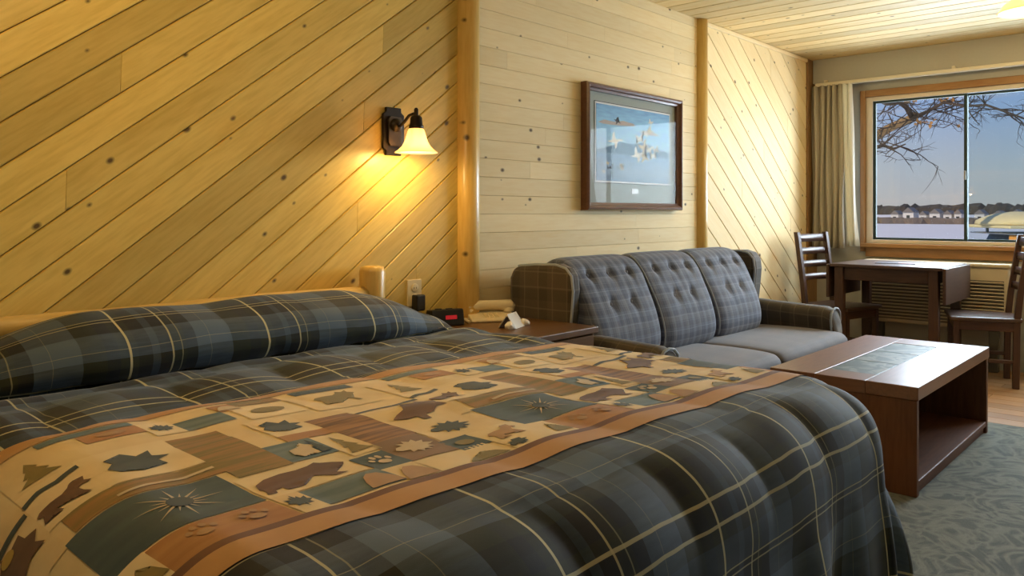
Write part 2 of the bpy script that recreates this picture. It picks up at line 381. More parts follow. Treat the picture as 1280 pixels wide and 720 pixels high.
def finish(name, me, mat, parent=None, smooth=False, loc=None, rot=None):
    if mat: me.materials.append(MATS[mat])
    if smooth:
        for p in me.polygons: p.use_smooth = True
    o = bpy.data.objects.new(name, me); COL.objects.link(o)
    if parent: o.parent = parent
    if loc: o.location = loc
    if rot: o.rotation_euler = rot
    return o

def pyd(name, verts, faces, mat, parent=None, smooth=False, loc=None, rot=None, uvs=None):
    me = bpy.data.meshes.new(name); me.from_pydata([tuple(v) for v in verts], [], faces); me.update()
    if uvs:
        ul = me.uv_layers.new(name='UVMap')
        for l in me.loops: ul.data[l.index].uv = uvs[l.vertex_index]
    return finish(name, me, mat, parent, smooth, loc, rot)

def bm_obj(name, bm, mat, parent=None, smooth=False, loc=None, rot=None):
    bmesh.ops.recalc_face_normals(bm, faces=bm.faces)
    me = bpy.data.meshes.new(name); bm.to_mesh(me); bm.free()
    return finish(name, me, mat, parent, smooth, loc, rot)

def add_box(bm, c, s, rot=None, bevel=0.0, seg=1):
    mat = Matrix.Translation(c)
    if rot: mat = mat @ rot.to_4x4()
    r = bmesh.ops.create_cube(bm, size=1, matrix=mat @ Matrix.Diagonal((s[0], s[1], s[2], 1)))
    if bevel:
        es = {e for v in r['verts'] for e in v.link_edges}
        bmesh.ops.bevel(bm, geom=list(es), offset=bevel, segments=seg, profile=.5, affect='EDGES')

def box(name, lo, hi, mat, parent=None, bevel=.003, seg=1, smooth=False):
    """axis aligned box between two corners; the object's origin sits at its centre"""
    c = [(a + b) / 2 for a, b in zip(lo, hi)]; s = [abs(b - a) for a, b in zip(lo, hi)]
    bm = bmesh.new(); add_box(bm, (0, 0, 0), s, None, min(bevel, min(s) * .4), seg)
    return bm_obj(name, bm, mat, parent, smooth, c)

def add_tube(bm, pts, radii, seg=8, cap=True):
    pts = [Vector(p) for p in pts]
    if not hasattr(radii, '__len__'): radii = [radii] * len(pts)
    rings = []
    up = None
    for i, p in enumerate(pts):
        d = (pts[min(i + 1, len(pts) - 1)] - pts[max(i - 1, 0)]).normalized()
        if up is None:
            up = Vector((0, 0, 1)) if abs(d.z) < .9 else Vector((1, 0, 0))
        a = d.cross(up).normalized(); b_ = a.cross(d).normalized(); up = b_
        rings.append([bm.verts.new(p + (a * math.cos(2 * PI * k / seg) + b_ * math.sin(2 * PI * k / seg)) * radii[i]) for k in range(seg)])
    for i in range(len(rings) - 1):
        for k in range(seg):
            bm.faces.new((rings[i][k], rings[i][(k + 1) % seg], rings[i + 1][(k + 1) % seg], rings[i + 1][k]))
    if cap:
        bm.faces.new(rings[0][::-1]); bm.faces.new(rings[-1])

def tube(name, pts, radii, mat, parent=None, seg=8, smooth=True, loc=None):
    bm = bmesh.new(); add_tube(bm, pts, radii, seg); return bm_obj(name, bm, mat, parent, smooth, loc)

def lathe(name, prof, mat, parent=None, seg=24, loc=None, rot=None, smooth=True, close=False):
    bm = bmesh.new(); rings = []
    for r, z in prof:
        rings.append([bm.verts.new((r * math.cos(2 * PI * k / seg), r * math.sin(2 * PI * k / seg), z)) for k in range(seg)])
    for i in range(len(rings) - 1):
        for k in range(seg):
            bm.faces.new((rings[i][k], rings[i][(k + 1) % seg], rings[i + 1][(k + 1) % seg], rings[i + 1][k]))
    if close: bm.faces.new(rings[0][::-1]); bm.faces.new(rings[-1])
    return bm_obj(name, bm, mat, parent, smooth, loc, rot)

def prism(name, poly, depth, mat, parent=None, axis='Y', loc=None, rot=None, bevel=0.0, smooth=False):
    """2-D outline (a, b) extruded by depth; axis Y: (a, y, b); axis X: (x, a, b); axis Z: (a, b, z). Starts at 0 and grows to depth."""
    f = {'Y': lambda a, b, d: (a, d, b), 'X': lambda a, b, d: (d, a, b), 'Z': lambda a, b, d: (a, b, d)}[axis]
    bm = bmesh.new()
    A = [bm.verts.new(f(a, b, 0)) for a, b in poly]; B = [bm.verts.new(f(a, b, depth)) for a, b in poly]
    n = len(poly)
    fa = bm.faces.new(A); fb = bm.faces.new(B[::-1])
    for i in range(n): bm.faces.new((A[i], B[i], B[(i + 1) % n], A[(i + 1) % n]))
    bmesh.ops.recalc_face_normals(bm, faces=bm.faces)
    if bevel:
        es = [e for e in bm.edges if e.calc_face_angle(0) > .6]
        bmesh.ops.bevel(bm, geom=es, offset=bevel, segments=2, profile=.5, affect='EDGES', clamp_overlap=True)
    return bm_obj(name, bm, mat, parent, smooth, loc, rot)

def copy_tree(o, parent=None):
    c = o.copy(); COL.objects.link(c); c.parent = parent
    for ch in list(o.children): copy_tree(ch, c)
    return c

def smoothstep(a, b, x):
    t = max(0, min(1, (x - a) / (b - a))); return t * t * (3 - 2 * t)

# ------------------------------------------------------------------ the room
ROOM_X0, ROOM_X1, ROOM_Y0, CEIL = -1.4, 6.70, -3.9, 2.435

def poly_clip(poly, nx, ny, c):
    """keep the part with nx*x + ny*y <= c"""
    res = []
    for i in range(len(poly)):
        p, q = poly[i], poly[(i + 1) % len(poly)]
        dp, dq = nx * p[0] + ny * p[1] - c, nx * q[0] + ny * q[1] - c
        if dp <= 0: res.append(p)
        if (dp < 0 < dq) or (dq < 0 < dp):
            t = dp / (dp - dq); res.append((p[0] + t * (q[0] - p[0]), p[1] + t * (q[1] - p[1])))
    return res

def poly_area(p):
    return abs(sum(p[i][0] * p[(i + 1) % len(p)][1] - p[(i + 1) % len(p)][0] * p[i][1] for i in range(len(p)))) / 2

def plank_piece(poly, ang, mat, parent, thick=.014, d=.0035):
    """plank cut to a polygon (x, z) on the back wall, its own x axis along the grain"""
    cx = sum(p[0] for p in poly) / len(poly); cz = sum(p[1] for p in poly) / len(poly)
    ca, sa = math.cos(ang), math.sin(ang)
    loc = [((x - cx) * ca + (z - cz) * sa, -(x - cx) * sa + (z - cz) * ca) for x, z in poly]
    # object frame: local X along the grain, local Y up across it, local Z out of the wall
    bm = bmesh.new()
    n = len(loc)
    A = [bm.verts.new((a, b_, 0)) for a, b_ in loc]
    B = [bm.verts.new((a, b_, thick - d)) for a, b_ in loc]
    gx, gy = sum(a for a, _ in loc) / n, sum(b_ for _, b_ in loc) / n
    T = []
    for a, b_ in loc:
        T.append(bm.verts.new((a, b_ - math.copysign(min(d, abs(b_ - gy) * .3), b_ - gy), thick)))
    bm.faces.new(T)
    for i in range(n):
        j = (i + 1) % n
        bm.faces.new((A[i], A[j], B[j], B[i])); bm.faces.new((B[i], B[j], T[j], T[i]))
    o = bm_obj('plank', bm, mat, parent)
    # columns: X axis (ca,0,sa), Y axis (-sa,0,ca), Z axis (0,-1,0)
    M = Matrix(((ca, -sa, 0, cx), (0, 0, -1, -.001), (sa, ca, 0, cz), (0, 0, 0, 1)))
    o.matrix_local = M
    return o

def plank_field(x0, x1, z0, z1, ang, width, mat, parent, piece=(1.0, 2.6), vertical_cut=True, gap=.003, phase=0.0, chamfer=.0035):
    ca, sa = math.cos(ang), math.sin(ang)
    corners = [(x0, z0), (x1, z0), (x1, z1), (x0, z1)]
    ds = [-x * sa + z * ca for x, z in corners]
    d = min(ds) - width * phase
    while d < max(ds):
        band = poly_clip(poly_clip(corners, -sa, ca, d + width - gap / 2), sa, -ca, -(d + gap / 2))
        d += width
        if len(band) < 3 or poly_area(band) < 2e-4: continue
        xs = [p[0] for p in band]
        cuts = []
        x = min(xs) + random.uniform(.2, piece[1])
        while x < max(xs) - .25:
            cuts.append(x); x += random.uniform(*piece)
        lo = -1e9
        for c in cuts + [1e9]:
            pc = band
            if lo > -1e8: pc = poly_clip(pc, -1, 0, -(lo + gap / 3))
            if c < 1e8: pc = poly_clip(pc, 1, 0, c - gap / 3)
            lo = c
            if len(pc) >= 3 and poly_area(pc) > 2e-4: plank_piece(pc, ang, mat, parent, d=chamfer)

POST1, POST2 = 2.535, 4.715
wall_back = box('wall_back', (ROOM_X0 - .1, 0, -.02), (ROOM_X1 + .1, .14, CEIL + .12), 'groove_backing', bevel=0)
wall_back.location = (0, 0, 0); wall_back.data.transform(Matrix.Translation(((ROOM_X0 + ROOM_X1) / 2, .07, (CEIL + .1) / 2)))
tag(wall_back, kind='structure')
A37 = math.radians(37)
plank_field(-.60, POST1, 0, CEIL, A37, .102, 'pine_x', wall_back, (1.0, 2.6))
plank_field(POST1, POST2, 0, CEIL, 0, .088, 'pine_daylit', wall_back, (.7, 1.6), gap=.0010, chamfer=.0012)
plank_field(POST2, 6.50, 0, CEIL, -A37, .150, 'pine_daylit', wall_back, (3, 5), gap=.005, chamfer=.0025)

trim1 = tag(tube('trim_1', [(POST1, -.018, 0), (POST1, -.018, CEIL)], .058, 'pine_log', seg=20), kind='structure')
trim2 = tag(tube('trim_2', [(POST2, -.012, 0), (POST2, -.012, CEIL)], .050, 'pine_log', seg=20), kind='structure')
trim3 = tag(box('trim_3', (6.50, -.030, 0), (6.698, -.001, CEIL), 'corner_wood', bevel=.004), kind='structure')
trim4 = tag(box('trim_4', (POST2 + .04, -.030, CEIL - .030), (6.50, -.012, CEIL - .001), 'pine_daylit', bevel=.004), kind='structure')
bb = tag(box('baseboard_back', (ROOM_X0, -.028, 0), (6.5, -.0165, .09), 'pine_log_x', bevel=.003), kind='structure')

# ceiling of tongue and groove boards running toward the back wall
ceiling = box('ceiling', (ROOM_X0 - .1, ROOM_Y0 - .1, 0), (ROOM_X1 + .1, .0, .1), 'groove_backing', bevel=0)
ceiling.location.z = CEIL + .068
tag(ceiling, kind='structure')
pw = .142
bm = bmesh.new(); add_box(bm, (0, 0, 0), (pw - .008, 3.9, .016), None, .003)
pl_me = bpy.data.meshes.new('plank'); bm.to_mesh(pl_me); bm.free(); pl_me.materials.append(MATS['pine_y'])
x = ROOM_X1 - pw / 2
while x > ROOM_X0:
    o = bpy.data.objects.new('plank', pl_me); COL.objects.link(o); o.parent = ceiling
    o.matrix_parent_inverse = Matrix.Identity(4)
    o.location = (x - ceiling.location.x, -1.95 - ceiling.location.y, CEIL + .008 - ceiling.location.z)
    x -= pw

# floor: carpet, with boards by the window
floor = box('floor', (ROOM_X0 - .1, ROOM_Y0 - .1, -.12), (ROOM_X1 + .1, .0, -.012), 'groove_backing', bevel=0)
tag(floor, kind='structure')
carpet = box('carpet', (ROOM_X0, ROOM_Y0, -.012), (4.95, -.001, .0), 'carpet_green', bevel=0)
tag(carpet, 'green-grey swirled carpet covering the floor from the bed to the coffee table', 'carpet')
bm = bmesh.new(); add_box(bm, (0, 0, 0), (.127, 1.3, .012), None, .0015)
fp_me = bpy.data.meshes.new('floor_board'); bm.to_mesh(fp_me); bm.free(); fp_me.materials.append(MATS['floor_oak'])
x = 4.952 + .065; k = 0
while x < ROOM_X1:
    for j in range(-1, 4):
        yc = -.0 - j * 1.303 - (k % 3) * .43
        y0, y1 = max(ROOM_Y0, yc - .65), min(0, yc + .65)
        if y1 - y0 < .1: continue
        o = bpy.data.objects.new('floor_board', fp_me); COL.objects.link(o); o.parent = floor
        o.location = (x - floor.location.x, (y0 + y1) / 2 - floor.location.y, -.006 - floor.location.z); o.scale = (1, (y1 - y0) / 1.3, 1)
    x += .130; k += 1

# other walls (outside the picture), painted
tag(box('wall_front', (ROOM_X0 - .1, ROOM_Y0 - .12, -.02), (ROOM_X1 + .1, ROOM_Y0, CEIL + .1), 'white_paint', bevel=0), kind='structure')
tag(box('wall_left', (ROOM_X0 - .12, ROOM_Y0, -.02), (ROOM_X0, 0, CEIL + .1), 'white_paint', bevel=0), kind='structure')

# window wall with the opening
WY0, WY1, WZ0, WZ1 = -3.30, -.43, .905, 2.092  # opening widened out of view to bring more daylight onto the back wall
bm = bmesh.new()
add_box(bm, (6.78, (WY1 + 0) / 2, 1.22), (.16, abs(WY1), 2.48))
add_box(bm, (6.78, (WY0 + ROOM_Y0) / 2, 1.22), (.16, abs(ROOM_Y0 - WY0), 2.48))
add_box(bm, (6.78, (WY0 + WY1) / 2, WZ0 / 2 - .01), (.16, WY1 - WY0, WZ0 + .02))
add_box(bm, (6.78, (WY0 + WY1) / 2, (WZ1 + 2.46) / 2), (.16, WY1 - WY0, 2.46 - WZ1))
tag(bm_obj('wall_right', bm, 'beige_paint'), kind='structure')
# dropped header above the window
tag(box('trim_5', (6.60, ROOM_Y0, 2.235), (6.70, -.032, CEIL - .001), 'beige_paint', bevel=.003), kind='structure')

# casing and window
def bar(name, lo, hi, mat, parent, bevel=.004): return box(name, lo, hi, mat, parent, bevel)
win = bpy.data.objects.new("window_1", None); COL.objects.link(win); win["kind"] = "structure"
CW = .055   # casing width
bar('casing', (6.672, WY1, WZ0 - .07), (6.705, WY1 + .040, WZ1 + CW), 'orange_wood_z', win)
bar('casing', (6.672, WY0 - .055, WZ0 - .07), (6.705, WY0, WZ1 + CW), 'orange_wood_z', win)
bar('casing', (6.674, WY0, WZ1), (6.705, WY1, WZ1 + CW), 'orange_wood_y', win)
bar('apron', (6.678, WY0, WZ0 - .11), (6.705, WY1, WZ0 - .034), 'orange_wood_y', win)
bar('sill', (6.64, WY0 - .03, WZ0 - .034), (6.80, WY1 + .03, WZ0 - .002), 'orange_wood_y', win)
FW = .05
for nm, xa, xb, mt, g in (('window_frame', 6.700, 6.714, 'vinyl_white', 0.0), ('frame_channel', 6.7145, 6.80, 'vinyl_grey', .003)):
    bar(nm, (xa, WY1 - FW + g, WZ0), (xb, WY1, WZ1), mt, win, .002)
    bar(nm, (xa, WY0, WZ0), (xb, WY0 + FW - g, WZ1), mt, win, .002)
    bar(nm, (xa, WY0 + FW, WZ1 - .035 + g), (xb, WY1 - FW, WZ1), mt, win, .002)
    bar(nm, (xa, WY0 + FW, WZ0), (xb, WY1 - FW, WZ0 + .028 - g), mt, win, .002)
MID = -1.147; MID2 = -2.25
def sash(y0, y1, x0, x1, screen=False):
    s = bar('sash', (x0, y0, WZ0 + .028), (x1, y0 + .022, WZ1 - .035), 'vinyl_grey', win, .002)
    s2 = bar('sash', (x0, y1 - .022, WZ0 + .028), (x1, y1, WZ1 - .035), 'vinyl_grey', win, .002)
    bar('sash', (x0, y0 + .022, WZ1 - .052), (x1, y1 - .022, WZ1 - .035), 'vinyl_grey', win, .002)
    bar('sash', (x0, y0 + .022, WZ0 + .028), (x1, y1 - .022, WZ0 + .045), 'vinyl_grey', win, .002)
    xm = (x0 + x1) / 2
    bar('pane', (xm - .002, y0 + .018, WZ0 + .04), (xm + .002, y1 - .018, WZ1 - .048), 'window_glass', win, 0)
sash(MID - .012, WY1 - FW, 6.715, 6.742)
sash(MID2 - .012, MID + .012, 6.748, 6.775)
sash(WY0 + FW, MID2 + .012, 6.715, 6.742)  # unseen sash added to fill the widened opening
bar('insect_screen', (6.783, MID2, WZ0 + .03), (6.785, MID + .01, WZ1 - .036), 'insect_screen', win, 0)
box('latch', (6.700, MID - .006, 1.40), (6.716, MID + .008, 1.47), 'aluminium', win, .002)

# curtain rail and curtain
rail = thing('curtain_rail', 'slim cream curtain rail along the beige header above the window', 'curtain rail', (6.575, -1.0, 2.2))
box('track', (-.025, -2.5, .0), (.022, .93, .028), 'cream_metal', rail, .004)
for yy in (-2.4, -1.3, -.1, .85):
    box('bracket', (-.012, yy - .012, .026), (.02, yy + .012, .05), 'cream_metal', rail, .002)

def curtain_mesh(name, y0, y1, z0, z1, folds, amp, mat, parent, phase=0, xo=0, flare=0.0, lean=0.0):
    nu, nv = folds * 10, 18
    V, F = [], []
    for j in range(nv + 1):
        t = j / nv; z = z1 + (z0 - z1) * t
        for i in range(nu + 1):
            s = i / nu
            ya = y0 + (y1 - y0) * s * (1 + flare * t) + lean * t * t
            a = amp * (1 - .25 * math.sin(t * 3)) * (.8 + .4 * noise.noise((s * 5, t * 1.2, phase)))
            V.append((xo + a * math.sin(2 * PI * folds * s + phase + .5 * math.sin(2.2 * t)), ya + .006 * math.sin(7 * t + s * 9), z))
    for j in range(nv):
        for i in range(nu):
            a = j * (nu + 1) + i; F.append((a, a + 1, a + nu + 2, a + nu + 1))
    o = pyd(name, V, F, mat, parent, True)
    sm = o.modifiers.new('thick', 'SOLIDIFY'); sm.thickness = .003
    return o
cur = thing('curtain', 'beige pleated curtain drawn open at the left of the window', 'curtain', (6.56, -.04, .86))
curtain_mesh('curtain_panel', 0, -.25, .0, 1.345, 5, .034, 'curtain_cloth', cur, flare=.05)
curtain_mesh('liner', -.245, -.325, .02, 1.345, 2, .016, 'liner_cloth', cur, 1.0, .0, flare=.15, lean=-.045)

# ------------------------------------------------------------------ air conditioner under the window
ac = thing('air_conditioner', 'beige through-wall air conditioner under the window behind the dining table', 'air conditioner', (6.69, -.98, .30))
box('body', (-.20, -.49, 0), (0, .49, .455), 'ac_beige', ac, .012, 2)
box('top_cap', (-.215, -.50, .455), (0, .50, .482), 'ac_beige', ac, .008, 2)
box('recess', (-.2015, -.46, .03), (-.199, .46, .36), 'ac_dark', ac, 0)
for i in range(13):
    z = .045 + i * .025
    bm = bmesh.new(); add_box(bm, (0, 0, 0), (.020, .92, .005), Matrix.Rotation(.55, 3, 'Y')); bm_obj('louver', bm, 'ac_beige', ac, loc=(-.207, 0, z))
for i in range(2): box('foot', (-.19, -.42 + i * .78, -.30), (-.13, -.36 + i * .78, 0), 'ac_dark', ac, .004)

# ------------------------------------------------------------------ bed
bed = thing('bed', 'king-size bed with log headboard, under the plaid comforter', 'bed', (1.29, -1.02, 0))
box('mattress', (-.86, -.84, .34), (.86, .98, .60), 'mattress_fabric', bed, .05, 3, True)
box('box_spring', (-.86, -.84, .14), (.86, .98, .335), 'bed_base', bed, .02, 2)
for sx_ in (-1, 1):
    for sy_ in (-.72, .85): box('foot', (sx_ * .8 - .03, sy_ - .03, 0), (sx_ * .8 + .03, sy_ + .03, .14), 'bed_base', bed, .004)
HB = .93
for px_ in (-1.28, .645):
    lathe('headboard_post', [(.052, 0), (.055, .3), (.050, .70), (.052, .915), (.046, .935), (.03, .94), (.001, .94)], 'pine_log', bed, 16, (px_, HB, 0))
bm = bmesh.new(); add_tube(bm, [(-1.26 + i * .475, HB + .004 * math.sin(i), .83 + .003 * math.cos(2 * i)) for i in range(5)], [.030, .034, .032, .034, .031], 14)
bm_obj('headboard_rail', bm, 'pine_log_x', bed, True)
for i in range(9):
    xx = -1.13 + i * .20
    box('headboard_slat', (xx, HB - .012, .42), (xx + .17, HB + .012, .83), 'pine_log', bed, .006)
bm = bmesh.new(); add_tube(bm, [(-1.26, HB, .42), (.62, HB, .42)], .032, 12); bm_obj('headboard_rail', bm, 'pine_log_x', bed, True)

# --- comforter surface as a function of cloth coordinates
XA, XB, VB, ZT, RR, CRV = .54, 2.06, 1.77, .705, .19, .40
PCURVE = [(-.40, .705), (-.450, .715), (-.475, .760), (-.440, .820), (-.355, .855), (-.265, .872), (-.180, .865), (-.120, .835), (-.105, .77), (-.10, .66)]
def catmull(P, s):
    n = len(P) - 1; f = min(max(s, 0), .99999) * n; i = int(f); t = f - i
    p0, p1, p2, p3 = P[max(i - 1, 0)], P[i], P[i + 1], P[min(i + 2, n)]
    return tuple(.5 * ((2 * b_) + (c - a) * t + (2 * a - 5 * b_ + 4 * c - d) * t * t + (-a + 3 * b_ - 3 * c + d) * t ** 3) for a, b_, c, d in zip(p0, p1, p2, p3))

def base_S(u, v):
    du = u - XB if u > XB else (u - XA if u < XA else 0.0)
    dv = max(0.0, v - VB)
    xc, vc = min(max(u, XA), XB), min(v, VB)
    # head bulge over the pillows
    A = smoothstep(2.30, 1.62, u) * smoothstep(.20, .85, u)
    z = ZT; y = -vc
    z += .012 * math.exp(-((xc - 1.29) / .9) ** 2)
    if v < CRV:
        s = (CRV - v) / .70
        cy, cz = catmull(PCURVE, s)
        fy = -CRV + s * .30; fz = ZT - .05 * max(0, s - .8)
        y = fy + (cy - fy) * A; z = fz + (cz - fz) * A
        z += .010 * A * noise.noise((u * 4, v * 5, 3.1))
    else:
        z -= .030 * math.exp(-((v - CRV) / .06) ** 2) * A
        z += .007 * noise.noise((u * 2.2, v * 3.4, 7.7)) + .004 * noise.noise((u * 9, v * 3, 1.7))
        # small ridge wrinkle in the printed band
        z += .009 * math.exp(-(((u - 1.17) * .75 + (v - 1.30) * .3) / .16) ** 2 - (((v - 1.30) - (u - 1.17) * .3) / .048) ** 2)
    au = abs(du)
    e = (au ** 3 + dv ** 3) ** (1 / 3) if (au > 0 or dv > 0) else 0
    x = xc
    if e > 0:
        L = math.hypot(au, dv); nx, ny = du / L, -dv / L
        q = RR * PI / 2
        if e < q:
            o_ = RR * math.sin(e / RR); d_ = RR * (1 - math.cos(e / RR))
        else:
            o_ = RR + (e - q) * .05; d_ = RR + (e - q) * .985
        f = smoothstep(.12, .50, d_)
        tcoord = (u * (dv > au) + v * (dv <= au))
        o_ += f * (.020 * math.sin(2 * PI * tcoord / .40 + 1.2) + .012 * math.sin(2 * PI * tcoord / .23))
        corner = 4 * (au * dv) / (au + dv) ** 2 if au + dv > 0 else 0
        o_ += f * corner * .045
        if v < CRV: o_ *= .55 + .45 * max(0, (v + .3) / .7)
        x += nx * o_; y += ny * o_; z -= d_
        z = max(z, .035)
    return Vector((x, y, z))

def puff(u, v):
    inband = smoothstep(.88, .96, v) * smoothstep(1.86, 1.76, v)
    a = (.017 + .004 * smoothstep(1.66, 1.80, v) - .016 * smoothstep(1.90, 2.08, v)) * (1 - .72 * inband) * smoothstep(CRV - .02, CRV + .15, v) + .006 * (v < CRV)
    row = math.floor((v + .06) / .31)
    uu = u / .29 + (.5 if row % 2 else 0) + .10 * math.sin(v * 9)
    vv = (v + .06) / .31 + .08 * math.sin(u * 11)
    return a * (abs(math.sin(PI * uu)) ** .75 * abs(math.sin(PI * vv)) ** .75 - .4)

def S(u, v, off=0.0):
    h = .004
    p = base_S(u, v)
    n = (base_S(u + h, v) - base_S(u - h, v)).cross(base_S(u, v - h) - base_S(u, v + h))
    n = n.normalized() if n.length > 1e-12 else Vector((0, 0, 1))
    q = p + n * (puff(u, v) + off)
    if q.z < .02: q.z = .02 + off
    return q
ULO, UHI, VLO, VHI = XA - .80, XB + .80, -.28, VB + .82

def surf_grid(name, u0, u1, v0, v1, step, off, mat, parent):
    nu, nv = max(1, math.ceil((u1 - u0) / step)), max(1, math.ceil((v1 - v0) / step))
    V, F, UV = [], [], []
    for j in range(nv + 1):
        v = v0 + (v1 - v0) * j / nv
        for i in range(nu + 1):
            u = u0 + (u1 - u0) * i / nu
            V.append(S(u, v, off)); UV.append((u, v))
    for j in range(nv):
        for i in range(nu):
            a = j * (nu + 1) + i; F.append((a, a + nu + 1, a + nu + 2, a + 1))
    return pyd(name, V, F, mat, parent, True, uvs=UV)

comf = surf_grid('comforter', ULO, UHI, VLO, VHI, .0105, 0, 'bed_plaid', None)
tag(comf, 'plaid comforter with a printed wildlife patchwork band covering the bed and pillows', 'comforter')
sm = comf.modifiers.new('thick', 'SOLIDIFY'); sm.thickness = .012; sm.offset = -1

def surf_poly(name, poly, off, mat, parent, maxlen=.0105):
    """flat outline in cloth coordinates laid onto the comforter"""
    bm = bmesh.new()
    f = bm.faces.new([bm.verts.new((a, b_, 0)) for a, b_ in poly])
    bmesh.ops.triangulate(bm, faces=[f])
    for _ in range(6):
        long = [e for e in bm.edges if e.calc_length() > maxlen]
        if not long: break
        bmesh.ops.subdivide_edges(bm, edges=long, cuts=1)
        bmesh.ops.triangulate(bm, faces=[f for f in bm.faces if len(f.verts) > 3])
    bmesh.ops.recalc_face_normals(bm, faces=bm.faces)
    UV = [(v.co.x, v.co.y) for v in bm.verts]
    bm.verts.index_update()
    V = [S(a, b_, off) for a, b_ in UV]
    F = [tuple(v.index for v in f.verts) for f in bm.faces]
    bm.free()
    # orient upward
    a, b_, c = (V[i] for i in F[0])
    if (b_ - a).cross(c - a).z < 0: F = [t[::-1] for t in F]
    return pyd(name, V, F, mat, parent, True, uvs=UV)

SKEW = .05
BT = .95            # cloth v of the band's inner top
def band_v(u, q): return BT + q + SKEW * (u - 1.3)
# the band: cream ground and rust borders
def band_strip(name, q0, q1, off, mat):
    u, V, F, UV = ULO, [], [], []
    n = math.ceil((UHI - ULO) / .0105); nq = max(1, math.ceil((q1 - q0) / .0105))
    for j in range(nq + 1):
        for i in range(n + 1):
            u = ULO + (UHI - ULO) * i / n; v = band_v(u, q0 + (q1 - q0) * j / nq)
            V.append(S(u, v, off)); UV.append((u, v))
    for j in range(nq):
        for i in range(n):
            a = j * (n + 1) + i; F.append((a, a + n + 1, a + n + 2, a + 1))
    return pyd(name, V, F, mat, comf, True, uvs=UV)
tag(band_strip('print_ground', 0, .70, .0010, 'p_cream'), 'cream ground of the patchwork band')
tag(band_strip('border_strip', -.045, .004, .0022, 'p_border'), 'rust border strip')
tag(band_strip('border_strip', .72, .775, .0022, 'p_border'), 'rust border strip')
band_strip('border_line', .70, .72, .0022, 'p_borderdark')

def ellipse(cx, cy, rx, ry, n=14, rot=0):
    return [(cx + rx * math.cos(2 * PI * k / n) * math.cos(rot) - ry * math.sin(2 * PI * k / n) * math.sin(rot),
             cy + rx * math.cos(2 * PI * k / n) * math.sin(rot) + ry * math.sin(2 * PI * k / n) * math.cos(rot)) for k in range(n)]
# motifs in a unit square, x right, y up
MOT = {
 'bear': [[(.03, .42), (.06, .62), (.18, .76), (.36, .82), (.52, .80), (.66, .84), (.76, .92), (.80, .84), (.90, .74), (.98, .62), (.95, .54), (.82, .54), (.74, .46), (.76, .26), (.84, .14), (.70, .12), (.62, .30), (.56, .38), (.40, .34), (.34, .26), (.38, .12), (.22, .12), (.20, .26), (.12, .22), (.10, .10), (.02, .14), (.05, .30)]],
 'moose': [[(.02, .55), (.10, .66), (.30, .70), (.50, .70), (.62, .80), (.70, .96), (.78, .84), (.92, .96), (.88, .78), (.97, .66), (.90, .60), (.80, .62), (.72, .52), (.74, .30), (.80, .08), (.72, .08), (.64, .32), (.40, .40), (.30, .30), (.36, .08), (.28, .08), (.20, .32), (.10, .10), (.04, .12), (.10, .40)]],
 'wolf': [[(.05, .30), (.12, .62), (.40, .70), (.60, .66), (.70, .95), (.78, .78), (.95, .66), (.90, .56), (.78, .52), (.76, .12), (.66, .12), (.62, .40), (.36, .42), (.30, .12), (.20, .12), (.20, .40)]],
 'oak': [[(.5 + .46 * s_ * math.cos(a), .5 + .46 * s_ * math.sin(a)) for a, s_ in [(2 * PI * k / 22, .98 if k in (0, 11) else (.85 if k % 2 == 0 else .55)) for k in range(22)]]],
 'maple': [[(.5, .02), (.54, .26), (.80, .20), (.76, .34), (.98, .46), (.84, .54), (.90, .74), (.68, .64), (.66, .82), (.56, .72), (.5, .98), (.44, .72), (.34, .82), (.32, .64), (.10, .74), (.16, .54), (.02, .46), (.24, .34), (.20, .20), (.46, .26)]],
 'leaf': [[(.02, .45), (.16, .62), (.10, .78), (.34, .70), (.40, .92), (.56, .72), (.80, .84), (.76, .62), (.98, .52), (.76, .42), (.80, .20), (.56, .32), (.40, .10), (.34, .32), (.12, .22)]],
 'tree': [[(.1, .08), (.9, .08), (.66, .36), (.78, .36), (.58, .64), (.66, .64), (.5, .96), (.36, .64), (.42, .64), (.24, .36), (.36, .36)]],
 'bush': [ellipse(.5, .5, .42, .36, 12)],
 'hill': [[(.0, .02), (.12, .40), (.30, .72), (.52, .90), (.76, .82), (.92, .46), (1.0, .02)]],
 'mountain': [[(.0, .05), (.22, .50), (.34, .40), (.55, .92), (.72, .50), (.82, .62), (1.0, .05)]],
 'paw': [ellipse(.5, .34, .22, .17, 10), ellipse(.20, .55, .09, .12, 8), ellipse(.40, .74, .09, .13, 8), ellipse(.62, .74, .09, .13, 8), ellipse(.82, .55, .09, .12, 8)],
 'star': [[(.5 + r_ * math.cos(a) * .98, .5 + r_ * math.sin(a) * .98) for a, r_ in [(2 * PI * k / 32, (.50, .10, .30, .10)[k % 4] if True else 0) for k in range(32)]]],
 'ring': [ellipse(.5, .5, .30, .30, 16)],
 'eagle': [[(.02, .34), (.16, .46), (.34, .56), (.46, .78), (.58, .98), (.70, .90), (.84, .98), (.86, .80), (.98, .74), (.90, .56), (.96, .40), (.78, .40), (.62, .26), (.46, .24), (.42, .04), (.32, .08), (.32, .24), (.16, .24)]],
 'streak': [[(.0, .40), (.30, .62), (.60, .58), (1.0, .85), (1.0, .60), (.62, .34), (.30, .38), (.0, .18)]],
 'oval': [ellipse(.5, .5, .36, .24, 14)],
}
